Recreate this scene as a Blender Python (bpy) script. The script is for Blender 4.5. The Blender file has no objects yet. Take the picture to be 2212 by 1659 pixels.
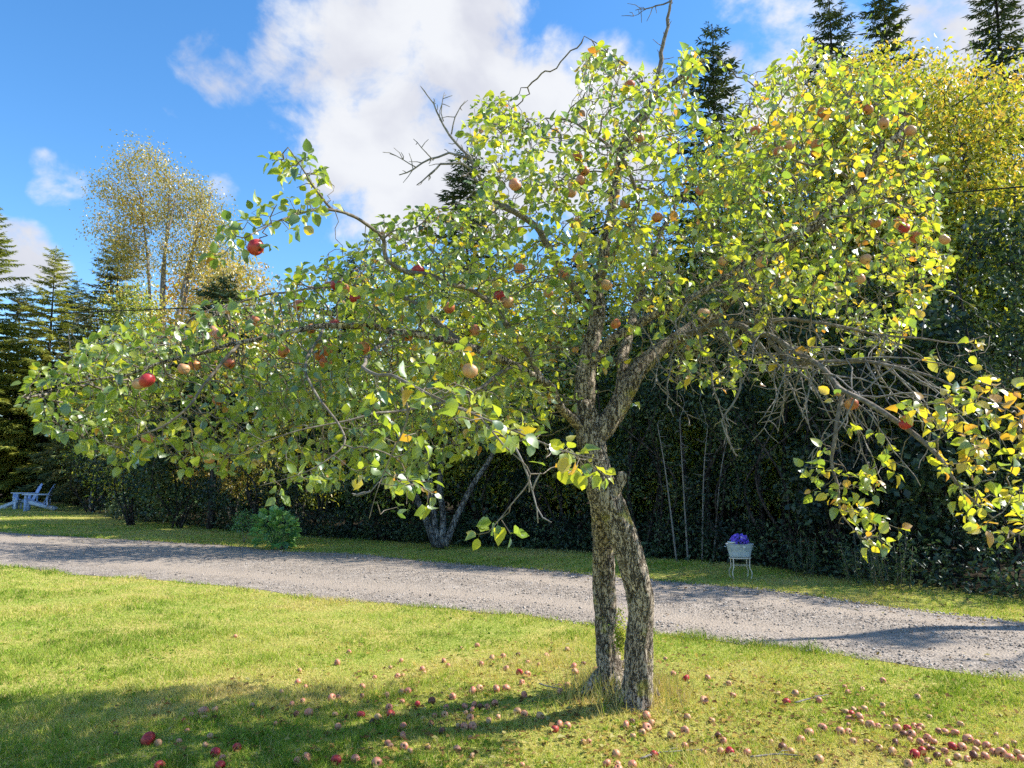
import bpy, math, random
import numpy as np
from mathutils import Vector, Matrix, noise as mnoise

rng = np.random.default_rng(11)
random.seed(11)
scene = bpy.context.scene
C = scene.collection

# ------------------------------------------------------------------ camera
CAMH = 1.6
FPX, CX, CY = 1580.0, 1106.0, 829.5            # survey frame of 2212 x 1659
PITCH = math.atan((1015 - CY) / FPX)
cam_data = bpy.data.cameras.new('camera')
cam_data.sensor_width = 36.0
cam_data.lens = 18.0 / (CX / FPX)
cam_data.clip_start = 0.05
cam_data.clip_end = 2000
cam = bpy.data.objects.new('camera', cam_data)
C.objects.link(cam)
cam.location = (0, 0, CAMH)
cam.rotation_euler = (math.pi / 2 + PITCH, 0, 0)
scene.camera = cam

# ------------------------------------------------------------------ light
SUN_AZ = math.atan2(0.98, 0.16)                # clockwise from +Y
SUN_EL = math.radians(43)
sun_vec = Vector((math.sin(SUN_AZ) * math.cos(SUN_EL), math.cos(SUN_AZ) * math.cos(SUN_EL), math.sin(SUN_EL)))
sd = bpy.data.lights.new('sun', 'SUN')
sd.energy = 5.0
sd.angle = math.radians(0.53)
sd.color = (1.0, 0.94, 0.84)
sun = bpy.data.objects.new('sun', sd)
C.objects.link(sun)
sun.rotation_euler = (-sun_vec).to_track_quat('-Z', 'Y').to_euler()
sun.location = (0, 0, 30)

vs = scene.view_settings
vs.view_transform = 'Standard'
vs.look = 'None'
vs.exposure = 0.95
vs.gamma = 1.0
scene.render.engine = 'CYCLES'
scene.cycles.use_denoising = False
scene.cycles.use_adaptive_sampling = True
scene.cycles.adaptive_threshold = .02
scene.cycles.max_bounces = 4
scene.cycles.diffuse_bounces = 3
scene.cycles.glossy_bounces = 1
scene.cycles.transmission_bounces = 2
scene.cycles.sample_clamp_indirect = 6


def P(px, py, d):
    """Point of the place seen at survey pixel (px, py) that lies d metres ahead."""
    u = (px - CX) / FPX
    v = (CY - py) / FPX
    y = math.cos(PITCH) - v * math.sin(PITCH)
    z = math.sin(PITCH) + v * math.cos(PITCH)
    s = d / y
    return np.array((u * s, d, CAMH + z * s))


def G(px, py):
    u = (px - CX) / FPX
    v = (CY - py) / FPX
    y = math.cos(PITCH) - v * math.sin(PITCH)
    z = math.sin(PITCH) + v * math.cos(PITCH)
    s = -CAMH / z
    return np.array((u * s, y * s))


def project(p):
    p = np.asarray(p)
    y, z = p[..., 1], p[..., 2] - CAMH
    c, s = math.cos(PITCH), math.sin(PITCH)
    dep = y * c + z * s
    up = -y * s + z * c
    return CX + FPX * p[..., 0] / dep, CY - FPX * up / dep


# ------------------------------------------------------------------ world: sky with clouds
world = bpy.data.worlds.new('World')
scene.world = world
world.use_nodes = True
nt = world.node_tree
nt.nodes.clear()
N = nt.nodes.new
L = nt.links.new
out = N('ShaderNodeOutputWorld')
sky = N('ShaderNodeTexSky')
sky.sky_type = 'NISHITA'
sky.sun_disc = False
sky.sun_elevation = SUN_EL
sky.sun_rotation = SUN_AZ
sky.air_density = 1.0
sky.dust_density = 0.2
sky.ozone_density = 3.0
hs = N('ShaderNodeHueSaturation')
hs.inputs['Saturation'].default_value = 1.25
hs.inputs['Value'].default_value = 1.0
L(sky.outputs[0], hs.inputs['Color'])
bg_sky = N('ShaderNodeBackground')
bg_sky.inputs['Strength'].default_value = 0.14
L(hs.outputs[0], bg_sky.inputs['Color'])
tc = N('ShaderNodeTexCoord')
nrm = N('ShaderNodeVectorMath')
nrm.operation = 'NORMALIZE'
L(tc.outputs['Generated'], nrm.inputs[0])


def wmath(op, a, b=None, c=None):
    n = N('ShaderNodeMath')
    n.operation = op
    for i, q in enumerate((a, b, c)):
        if q is None:
            continue
        if isinstance(q, (int, float)):
            n.inputs[i].default_value = q
        else:
            L(q, n.inputs[i])
    return n.outputs[0]


def wnoise(scale, detail, rough, off=(0, 0, 0), dist=0.0):
    mp = N('ShaderNodeMapping')
    mp.inputs['Location'].default_value = off
    mp.inputs['Scale'].default_value = (1, 1, 1.25)
    L(nrm.outputs[0], mp.inputs[0])
    n = N('ShaderNodeTexNoise')
    n.inputs['Scale'].default_value = scale
    n.inputs['Detail'].default_value = detail
    n.inputs['Roughness'].default_value = rough
    n.inputs['Distortion'].default_value = dist
    L(mp.outputs[0], n.inputs['Vector'])
    return n.outputs['Fac']


# cumulus banks, given as directions of the sky with an angular radius
CLOUDS = [(640, 140, .055, 1), (720, 190, .07, 1), (820, 150, .085, 1), (930, 90, .085, 1), (1010, 90, .055, 1), (780, 310, .085, 1), (900, 300, .09, 1), (690, 330, .05, .9),
          (1010, 370, .075, 1), (850, 410, .075, 1), (455, 130, .032, .85), (490, 165, .032, .9), (530, 190, .03, .8), (560, 130, .03, .6), (1090, 190, .05, .75), (1150, 260, .06, .8),
          (1330, 230, .07, 1), (1260, 300, .09, 1), (1690, 110, .05, .85), (1640, 190, .06, .9), (1780, 80, .04, .7), (1660, 20, .045, .7),
          (2130, 50, .07, 1), (2040, 20, .05, .9), (2230, 130, .10, 1), (1930, 80, .04, .6), (35, 550, .032, 1), (95, 585, .022, .85),
          (-30, 550, .035, 1), (140, 390, .020, .62), (100, 352, .014, .62), (115, 420, .018, .5), (490, 400, .02, .55), (378, 235, .014, .6)]
blobs = []
for px, py, r, k in CLOUDS:
    q = P(px, py, 10.0) - np.array((0, 0, CAMH))
    q /= np.linalg.norm(q)
    blobs.append((q, r * 1.0, k))
crng = np.random.default_rng(5)
while len(blobs) < len(CLOUDS) + 10:           # the same broken cloud all round the sky
    az = crng.uniform(-math.pi, math.pi)
    el = crng.uniform(.12, 1.3)
    if abs(az) < .85:
        continue
    for k in range(2):
        a2, e2 = az + crng.normal(0, .1), el + crng.normal(0, .05)
        blobs.append((np.array((math.sin(a2) * math.cos(e2), math.cos(a2) * math.cos(e2), math.sin(e2))), crng.uniform(.08, .17), 1))
acc = None
for q, r, k in blobs:
    dn = N('ShaderNodeVectorMath')
    dn.operation = 'DOT_PRODUCT'
    L(nrm.outputs[0], dn.inputs[0])
    dn.inputs[1].default_value = tuple(q)
    mr = N('ShaderNodeMapRange')
    mr.interpolation_type = 'SMOOTHSTEP'
    mr.inputs['From Min'].default_value = math.cos(r * 1.9)
    mr.inputs['From Max'].default_value = 1.0 - (1 - math.cos(r)) * .12
    mr.inputs['To Max'].default_value = k
    L(dn.outputs['Value'], mr.inputs['Value'])
    acc = mr.outputs[0] if acc is None else wmath('SMOOTH_MAX', acc, mr.outputs[0], .12)
n1 = wnoise(5.5, 7, .58, (1.3, .2, .7), .25)
n2 = wnoise(16, 6, .6, (4.1, 2.2, .3), .4)
dens = wmath('ADD', wmath('MULTIPLY', acc, .95), wmath('MULTIPLY', wmath('SUBTRACT', n1, .5), 2.6))
dens = wmath('ADD', dens, wmath('MULTIPLY', wmath('SUBTRACT', n2, .5), .9))
dens = wmath('MULTIPLY', dens, wmath('MINIMUM', wmath('MULTIPLY', acc, 6.0), 1.0))
mr = N('ShaderNodeMapRange')
mr.interpolation_type = 'SMOOTHSTEP'
mr.inputs['From Min'].default_value = .34
mr.inputs['From Max'].default_value = .92
L(dens, mr.inputs['Value'])
cover = mr.outputs[0]
n3 = wnoise(7, 5, .5, (7.7, 3.1, 1.9), .3)
shade = N('ShaderNodeMapRange')
shade.interpolation_type = 'SMOOTHSTEP'
shade.inputs['From Min'].default_value = .40
shade.inputs['From Max'].default_value = .66
L(wmath('MULTIPLY', n3, wmath('MINIMUM', wmath('ADD', acc, .25), 1.0)), shade.inputs['Value'])
cm = N('ShaderNodeMix')
cm.data_type = 'RGBA'
cm.inputs[6].default_value = (.74, .76, .80, 1)
cm.inputs[7].default_value = (.58, .60, .68, 1)
L(shade.outputs[0], cm.inputs[0])
bg_c = N('ShaderNodeBackground')
bg_c.inputs['Strength'].default_value = 0.63
L(cm.outputs[2], bg_c.inputs['Color'])
mix = N('ShaderNodeMixShader')
L(cover, mix.inputs[0])
L(bg_sky.outputs[0], mix.inputs[1])
L(bg_c.outputs[0], mix.inputs[2])
L(mix.outputs[0], out.inputs[0])
world.cycles.sampling_method = 'MANUAL'
world.cycles.sample_map_resolution = 512


# ------------------------------------------------------------------ helpers
def tag(o, label=None, cat=None, group=None, kind=None):
    if label:
        o['label'] = label
    if cat:
        o['category'] = cat
    if group:
        o['group'] = group
    if kind:
        o['kind'] = kind
    return o


def empty(name, loc, label=None, cat=None, group=None):
    o = bpy.data.objects.new(name, None)
    o.empty_display_size = .2
    C.objects.link(o)
    o.location = loc
    return tag(o, label, cat, group)


def raw_mesh(name, verts, faces, smooth=True, attrs=None):
    """faces: list of (m,3) / (m,4) int arrays."""
    verts = np.asarray(verts, dtype=np.float32).reshape(-1, 3)
    if isinstance(faces, np.ndarray):
        faces = [faces]
    faces = [np.asarray(f, dtype=np.int32) for f in faces if len(f)]
    me = bpy.data.meshes.new(name)
    me.vertices.add(len(verts))
    me.vertices.foreach_set('co', verts.ravel())
    loops = np.concatenate([f.ravel() for f in faces])
    me.loops.add(len(loops))
    me.loops.foreach_set('vertex_index', loops)
    tot = np.concatenate([np.full(len(f), f.shape[1], dtype=np.int32) for f in faces])
    start = np.concatenate(([0], np.cumsum(tot)[:-1])).astype(np.int32)
    me.polygons.add(len(tot))
    me.polygons.foreach_set('loop_start', start)
    if smooth:
        me.polygons.foreach_set('use_smooth', np.ones(len(tot), dtype=bool))
    me.update(calc_edges=True)
    for k, v in (attrs or {}).items():
        a = me.attributes.new(k, 'FLOAT', 'POINT')
        a.data.foreach_set('value', np.asarray(v, dtype=np.float32))
    return me


def mobj(name, verts, faces, mat, parent=None, smooth=True, attrs=None, kind=None, at=None):
    """One mesh object; world-space verts are stored relative to the parent (or to `at`)."""
    verts = np.asarray(verts, dtype=np.float64).reshape(-1, 3)
    org = np.zeros(3)
    if parent is not None:
        org = np.array(parent.location)
        if parent.parent is not None:
            org = org + np.array(parent.parent.location)
    elif at is not None:
        org = np.array(at)
    me = raw_mesh(name, verts - org, faces, smooth, attrs)
    me.materials.append(mat)
    o = bpy.data.objects.new(name, me)
    C.objects.link(o)
    if parent is not None:
        o.parent = parent
    elif at is not None:
        o.location = at
    if kind:
        o['kind'] = kind
    return o


class MB:
    """Collects boxes, tubes and lathes into one mesh."""

    def __init__(self):
        self.v, self.t, self.q, self.n = [], [], [], 0

    def add(self, v, tris=None, quads=None):
        v = np.asarray(v, dtype=np.float64).reshape(-1, 3)
        if tris is not None and len(tris):
            self.t.append(np.asarray(tris) + self.n)
        if quads is not None and len(quads):
            self.q.append(np.asarray(quads) + self.n)
        self.v.append(v)
        self.n += len(v)
        return self

    def box(self, size, M=None, loc=(0, 0, 0), ch=.004):
        sx, sy, sz = [s / 2 for s in size]
        ch = min(ch, sx * .45, sy * .45, sz * .45)
        v = []
        for z, inset in ((-sz, ch), (-sz + ch, 0), (sz - ch, 0), (sz, ch)):
            ax, ay = sx - inset, sy - inset
            v += [(-ax, -ay, z), (ax, -ay, z), (ax, ay, z), (-ax, ay, z)]
        v = np.array(v)
        q = [(3, 2, 1, 0), (12, 13, 14, 15)]
        for r in range(3):
            for i in range(4):
                a, b = r * 4 + i, r * 4 + (i + 1) % 4
                q.append((a, b, b + 4, a + 4))
        v = v + np.array(loc)
        if M is not None:
            v = v @ np.array(M.to_3x3()).T + np.array(M.translation)
        return self.add(v, None, q)

    def tube(self, pts, rad, sides=6, cap=True, jitter=None):
        pts = np.asarray(pts, dtype=np.float64)
        n = len(pts)
        rad = np.broadcast_to(np.asarray(rad, dtype=np.float64), (n,))
        t = np.empty_like(pts)
        t[1:-1] = pts[2:] - pts[:-2]
        t[0] = pts[1] - pts[0]
        t[-1] = pts[-1] - pts[-2]
        t /= np.linalg.norm(t, axis=1)[:, None] + 1e-12
        ref = np.array((0, 0, 1.0)) if abs(t[0, 2]) < .8 else np.array((1.0, 0, 0))
        ang = np.arange(sides) * 2 * np.pi / sides
        ca, sa = np.cos(ang), np.sin(ang)
        V = np.empty((n, sides, 3))
        u = np.cross(ref, t[0])
        for i in range(n):
            u = u - t[i] * np.dot(u, t[i])
            u /= np.linalg.norm(u) + 1e-12
            w = np.cross(t[i], u)
            r = rad[i] if jitter is None else rad[i] * jitter[i]
            V[i] = pts[i] + (ca[:, None] * u + sa[:, None] * w) * (r if np.isscalar(r) else r[:, None])
        idx = np.arange(n * sides).reshape(n, sides)
        nx = np.roll(idx, -1, axis=1)
        q = np.stack((idx[:-1], nx[:-1], nx[1:], idx[1:]), axis=-1).reshape(-1, 4)
        V = V.reshape(-1, 3)
        tr = None
        if cap and sides > 3:
            V = np.vstack((V, pts[-1:] + t[-1:] * rad[-1] * .4, pts[:1]))
            e, s0 = n * sides, n * sides + 1
            tr = [(idx[-1, i], idx[-1, (i + 1) % sides], e) for i in range(sides)]
            tr += [(idx[0, (i + 1) % sides], idx[0, i], s0) for i in range(sides)]
        return self.add(V, tr, q)

    def lathe(self, prof, sides=16, loc=(0, 0, 0), sx=1, sy=1):
        ang = np.arange(sides) * 2 * np.pi / sides
        V = np.array([[(r * np.cos(a) * sx, r * np.sin(a) * sy, z) for a in ang] for r, z in prof]).reshape(-1, 3) + np.array(loc)
        n = len(prof)
        idx = np.arange(n * sides).reshape(n, sides)
        nx = np.roll(idx, -1, axis=1)
        q = np.stack((idx[:-1], nx[:-1], nx[1:], idx[1:]), axis=-1).reshape(-1, 4)
        return self.add(V, None, q)

    def arrays(self):
        f = []
        if self.t:
            f.append(np.concatenate(self.t))
        if self.q:
            f.append(np.concatenate(self.q))
        return np.concatenate(self.v), f

    def build(self, name, mat, parent=None, smooth=False, **k):
        v, f = self.arrays()
        return mobj(name, v, f, mat, parent, smooth, **k)

    def build_local(self, name, mat, parent=None, smooth=False):
        v, f = self.arrays()
        me = raw_mesh(name, v, f, smooth)
        me.materials.append(mat)
        o = bpy.data.objects.new(name, me)
        C.objects.link(o)
        o.parent = parent
        return o


def spline(pts, step):
    """Catmull-Rom through rows (x, y, z, r) at about `step` spacing."""
    p = np.asarray(pts, dtype=np.float64)
    p = np.vstack((2 * p[0] - p[1], p, 2 * p[-1] - p[-2]))
    o = []
    for i in range(1, len(p) - 2):
        a, b, c, d = p[i - 1], p[i], p[i + 1], p[i + 2]
        n = max(2, int(np.linalg.norm((c - b)[:3]) / step))
        for t in np.arange(n) / n:
            o.append(.5 * (2 * b + (c - a) * t + (2 * a - 5 * b + 4 * c - d) * t * t + (3 * b - a - 3 * c + d) * t ** 3))
    o.append(p[-2])
    return np.array(o)


def unit(v):
    return v / (np.linalg.norm(v, axis=-1, keepdims=True) + 1e-12)


def vnoise(p, scale, seed=0.0, octaves=3):
    """Cheap smooth noise, vectorised: sums of rotated sines (about -1..1)."""
    r = np.random.default_rng(int(seed * 10) + 3)
    p = np.asarray(p) * scale
    s, a, tot = 0, 1.0, 0
    for o in range(octaves):
        for k in range(4):
            w = r.normal(0, 1, p.shape[-1])
            s = s + a * np.sin(p @ w * (2 ** o) * 2 + r.uniform(0, 6.28)) / 2
        tot += a
        a *= .55
    return s / tot / .75


# ------------------------------------------------------------------ materials
def new_mat(name):
    m = bpy.data.materials.new(name)
    m.use_nodes = True
    n = m.node_tree
    n.nodes.clear()
    o = n.nodes.new('ShaderNodeOutputMaterial')
    return m, n, o


def ramp(n, stops, fac, interp='LINEAR'):
    r = n.nodes.new('ShaderNodeValToRGB')
    e = r.color_ramp
    e.interpolation = interp
    while len(e.elements) < len(stops):
        e.elements.new(.5)
    for el, (p, c) in zip(e.elements, stops):
        el.position = p
        el.color = (*c, 1)
    n.links.new(fac, r.inputs[0])
    return r.outputs[0]


def leaf_mat(name, stops, trans=.42, gloss=.10, rough=.38, tgain=1.25):
    m, n, o = new_mat(name)
    at = n.nodes.new('ShaderNodeAttribute')
    at.attribute_name = 'tint'
    col = ramp(n, stops, at.outputs['Fac'])
    d = n.nodes.new('ShaderNodeBsdfDiffuse')
    n.links.new(col, d.inputs[0])
    t = n.nodes.new('ShaderNodeBsdfTranslucent')
    g = n.nodes.new('ShaderNodeMix')
    g.data_type = 'RGBA'
    g.blend_type = 'MULTIPLY'
    g.inputs[0].default_value = 1
    n.links.new(col, g.inputs[6])
    g.inputs[7].default_value = (tgain * 1.15, tgain * 1.1, tgain * .55, 1)
    n.links.new(g.outputs[2], t.inputs[0])
    mx = n.nodes.new('ShaderNodeMixShader')
    mx.inputs[0].default_value = trans
    n.links.new(d.outputs[0], mx.inputs[1])
    n.links.new(t.outputs[0], mx.inputs[2])
    if gloss < .065:
        n.links.new(mx.outputs[0], o.inputs[0])
        return m
    gl = n.nodes.new('ShaderNodeBsdfGlossy')
    gl.inputs['Roughness'].default_value = rough
    gl.inputs[0].default_value = (.9, .95, 1, 1)
    fr = n.nodes.new('ShaderNodeLayerWeight')
    fr.inputs[0].default_value = .25
    mm = n.nodes.new('ShaderNodeMath')
    mm.operation = 'MULTIPLY_ADD'
    mm.inputs[1].default_value = gloss * .9
    mm.inputs[2].default_value = gloss * .45
    n.links.new(fr.outputs['Fresnel'], mm.inputs[0])
    m2 = n.nodes.new('ShaderNodeMixShader')
    n.links.new(mm.outputs[0], m2.inputs[0])
    n.links.new(mx.outputs[0], m2.inputs[1])
    n.links.new(gl.outputs[0], m2.inputs[2])
    n.links.new(m2.outputs[0], o.inputs[0])
    return m


def noise_mat(name, stops, scale, detail=6, rough=.85, bump=.0, bscale=None, spec=.2, coord='Object', stretch=(1, 1, 1), dist=.02):
    m, n, o = new_mat(name)
    b = n.nodes.new('ShaderNodeBsdfPrincipled')
    b.inputs['Roughness'].default_value = rough
    b.inputs['Specular IOR Level'].default_value = spec
    tcn = n.nodes.new('ShaderNodeTexCoord')
    mp = n.nodes.new('ShaderNodeMapping')
    mp.inputs['Scale'].default_value = stretch
    n.links.new(tcn.outputs[coord], mp.inputs[0])
    t = n.nodes.new('ShaderNodeTexNoise')
    t.inputs['Scale'].default_value = scale
    t.inputs['Detail'].default_value = detail
    t.inputs['Roughness'].default_value = .62
    n.links.new(mp.outputs[0], t.inputs['Vector'])
    n.links.new(ramp(n, stops, t.outputs['Fac']), b.inputs['Base Color'])
    if bump:
        t2 = n.nodes.new('ShaderNodeTexNoise')
        t2.inputs['Scale'].default_value = bscale or scale * 3
        t2.inputs['Detail'].default_value = 5
        n.links.new(mp.outputs[0], t2.inputs['Vector'])
        bp = n.nodes.new('ShaderNodeBump')
        bp.inputs['Strength'].default_value = bump
        bp.inputs['Distance'].default_value = dist
        n.links.new(t2.outputs['Fac'], bp.inputs['Height'])
        n.links.new(bp.outputs[0], b.inputs['Normal'])
    n.links.new(b.outputs[0], o.inputs[0])
    return m


def bark_mat(name, dark, mid, light, moss=None, scale=26, lichen=.62):
    m, n, o = new_mat(name)
    b = n.nodes.new('ShaderNodeBsdfPrincipled')
    b.inputs['Roughness'].default_value = .9
    b.inputs['Specular IOR Level'].default_value = .15
    tcn = n.nodes.new('ShaderNodeTexCoord')
    mp = n.nodes.new('ShaderNodeMapping')
    mp.inputs['Scale'].default_value = (1, 1, .24)
    n.links.new(tcn.outputs['Object'], mp.inputs[0])
    ns = n.nodes.new('ShaderNodeTexNoise')
    ns.inputs['Scale'].default_value = 11
    ns.inputs['Detail'].default_value = 4
    n.links.new(tcn.outputs['Object'], ns.inputs['Vector'])
    ad = n.nodes.new('ShaderNodeMix')
    ad.data_type = 'VECTOR'
    ad.inputs[0].default_value = .12
    n.links.new(mp.outputs[0], ad.inputs[4])
    n.links.new(ns.outputs['Color'], ad.inputs[5])
    vo = n.nodes.new('ShaderNodeTexVoronoi')
    vo.feature = 'DISTANCE_TO_EDGE'
    vo.inputs['Scale'].default_value = scale
    n.links.new(ad.outputs[1], vo.inputs['Vector'])
    vc = n.nodes.new('ShaderNodeTexVoronoi')
    vc.inputs['Scale'].default_value = scale
    n.links.new(ad.outputs[1], vc.inputs['Vector'])
    fine = n.nodes.new('ShaderNodeTexNoise')
    fine.inputs['Scale'].default_value = 60
    fine.inputs['Detail'].default_value = 6
    n.links.new(mp.outputs[0], fine.inputs['Vector'])
    def crack(sc, zs, off, wd):
        m_ = n.nodes.new('ShaderNodeMapping')
        m_.inputs['Scale'].default_value = (1, 1, zs)
        m_.inputs['Location'].default_value = (off, off, off)
        n.links.new(tcn.outputs['Object'], m_.inputs[0])
        t_ = n.nodes.new('ShaderNodeTexNoise')
        t_.inputs['Scale'].default_value = sc
        t_.inputs['Detail'].default_value = 5
        t_.inputs['Roughness'].default_value = .6
        t_.inputs['Distortion'].default_value = .5
        n.links.new(m_.outputs[0], t_.inputs['Vector'])
        a_ = n.nodes.new('ShaderNodeMath')
        a_.operation = 'SUBTRACT'
        a_.inputs[1].default_value = .5
        n.links.new(t_.outputs['Fac'], a_.inputs[0])
        b_ = n.nodes.new('ShaderNodeMath')
        b_.operation = 'ABSOLUTE'
        n.links.new(a_.outputs[0], b_.inputs[0])
        return ramp(n, [(0.0, (0, 0, 0)), (wd, (1, 1, 1))], b_.outputs[0])
    em = n.nodes.new('ShaderNodeMix')
    em.data_type = 'RGBA'
    em.blend_type = 'MULTIPLY'
    em.inputs[0].default_value = .85
    n.links.new(crack(scale * .55, .22, 3.1, .030), em.inputs[6])
    n.links.new(crack(scale * 1.2, .4, 8.4, .035), em.inputs[7])
    edge = em.outputs[2]
    tone = n.nodes.new('ShaderNodeMath')
    tone.operation = 'MULTIPLY_ADD'
    tone.inputs[1].default_value = .55
    sep = n.nodes.new('ShaderNodeSeparateColor')
    n.links.new(vc.outputs['Color'], sep.inputs[0])
    n.links.new(sep.outputs[0], tone.inputs[0])
    fm = n.nodes.new('ShaderNodeMath')
    fm.operation = 'MULTIPLY'
    fm.inputs[1].default_value = .55
    n.links.new(fine.outputs['Fac'], fm.inputs[0])
    n.links.new(fm.outputs[0], tone.inputs[2])
    plate = ramp(n, [(.15, mid), (.55, tuple((a + c) / 2 for a, c in zip(mid, light))), (.9, light)], tone.outputs[0])
    mx = n.nodes.new('ShaderNodeMix')
    mx.data_type = 'RGBA'
    n.links.new(edge, mx.inputs[0])
    mx.inputs[6].default_value = (*dark, 1)
    n.links.new(plate, mx.inputs[7])
    col = mx.outputs[2]
    big = n.nodes.new('ShaderNodeTexNoise')
    big.inputs['Scale'].default_value = 7
    big.inputs['Detail'].default_value = 5
    n.links.new(tcn.outputs['Object'], big.inputs['Vector'])
    if moss:
        mk = ramp(n, [(lichen - .06, (0, 0, 0)), (lichen + .04, (1, 1, 1))], big.outputs['Fac'])
        m3 = n.nodes.new('ShaderNodeMix')
        m3.data_type = 'RGBA'
        n.links.new(mk, m3.inputs[0])
        n.links.new(col, m3.inputs[6])
        m3.inputs[7].default_value = (*moss, 1)
        col = m3.outputs[2]
    n.links.new(col, b.inputs['Base Color'])
    hh = n.nodes.new('ShaderNodeMath')
    hh.operation = 'MULTIPLY_ADD'
    hh.inputs[1].default_value = .35
    n.links.new(fine.outputs['Fac'], hh.inputs[0])
    se = n.nodes.new('ShaderNodeSeparateColor')
    n.links.new(edge, se.inputs[0])
    n.links.new(se.outputs[0], hh.inputs[2])
    bp = n.nodes.new('ShaderNodeBump')
    bp.inputs['Strength'].default_value = 1.0
    bp.inputs['Distance'].default_value = .03
    n.links.new(hh.outputs[0], bp.inputs['Height'])
    n.links.new(bp.outputs[0], b.inputs['Normal'])
    n.links.new(b.outputs[0], o.inputs[0])
    return m


APPLE_LEAF = [(0, (.035, .080, .035)), (.3, (.105, .185, .045)), (.55, (.215, .29, .035)), (.75, (.37, .40, .03)), (.9, (.48, .34, .03)), (1, (.34, .14, .03))]
M = {}
M['apple_leaf'] = leaf_mat('apple leaf', APPLE_LEAF, .58, .17, .42, 1.65)
M['ash_leaf'] = leaf_mat('narrow yellowing leaf', [(0, (.035, .065, .02)), (.35, (.12, .18, .032)), (.6, (.34, .40, .045)), (.8, (.52, .50, .055)), (1, (.60, .40, .07))], .42, .10, .4)
M['gold_leaf'] = leaf_mat('golden autumn leaf', [(0, (.20, .21, .05)), (.5, (.44, .38, .09)), (.8, (.56, .42, .12)), (1, (.55, .27, .12))], .42, .10)
M['orange_leaf'] = leaf_mat('orange maple leaf', [(0, (.20, .16, .04)), (.5, (.42, .16, .05)), (1, (.45, .10, .05))], .42, .08)
M['needle'] = leaf_mat('spruce needle', [(0, (.022, .045, .030)), (.5, (.075, .115, .065)), (.8, (.16, .18, .07)), (1, (.26, .22, .09))], .12, .06, .5, 1.0)
M['yellow_lit_spray'] = leaf_mat('yellowing and sunlit-toned spray', [(0, (.06, .09, .02)), (.5, (.26, .30, .07)), (1, (.42, .37, .08))], .4, .04, .5, 1.1)  # own yellow of one conifer; gives the edge spruce a painted sunlit tone
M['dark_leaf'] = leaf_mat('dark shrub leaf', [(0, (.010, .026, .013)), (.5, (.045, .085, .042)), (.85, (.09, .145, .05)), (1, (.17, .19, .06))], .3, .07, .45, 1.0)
M['shade_dark_leaf'] = leaf_mat('wood leaf darkened for shade', [(0, (.006, .014, .008)), (1, (.03, .05, .02))], .2, .02, .5, 1.0)  # near-black colour stands in for the shade deep in the wood
M['hosta'] = leaf_mat('broad garden leaf', [(0, (.09, .21, .06)), (.6, (.17, .36, .09)), (1, (.36, .44, .09))], .35, .1)
M['grass'] = leaf_mat('grass blade', [(0, (.12, .20, .03)), (.35, (.26, .38, .05)), (.6, (.47, .50, .12)), (.8, (.56, .49, .20)), (1, (.58, .45, .24))], .35, .05, .5, 1.15)
M['litter'] = leaf_mat('fallen leaf', [(0, (.10, .055, .025)), (.4, (.23, .14, .06)), (.7, (.36, .27, .06)), (1, (.38, .36, .16))], .2, .05, .5)
M['bark'] = bark_mat('apple bark', (.06, .046, .034), (.25, .205, .158), (.54, .455, .36), (.42, .37, .11), 40, .66)
M['twig'] = noise_mat('grey twig bark', [(.3, (.09, .073, .057)), (.55, (.19, .162, .13)), (.75, (.36, .33, .28))], 34, 5, .9, .5, 90, dist=.004)
M['dead'] = noise_mat('dead grey wood', [(.3, (.12, .105, .095)), (.6, (.26, .24, .215)), (.8, (.42, .40, .36))], 30, 5, .9, .5, 90, dist=.004)
M['trunk_grey'] = bark_mat('grey bark', (.03, .028, .026), (.12, .11, .10), (.30, .29, .27), None, 18)
M['trunk_dark'] = bark_mat('spruce bark', (.015, .012, .011), (.05, .042, .038), (.12, .10, .09), None, 14)
M['stem_pale'] = noise_mat('pale stem', [(.3, (.10, .085, .07)), (.7, (.30, .26, .21))], 6, 5, .85, .3, 30)


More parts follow.
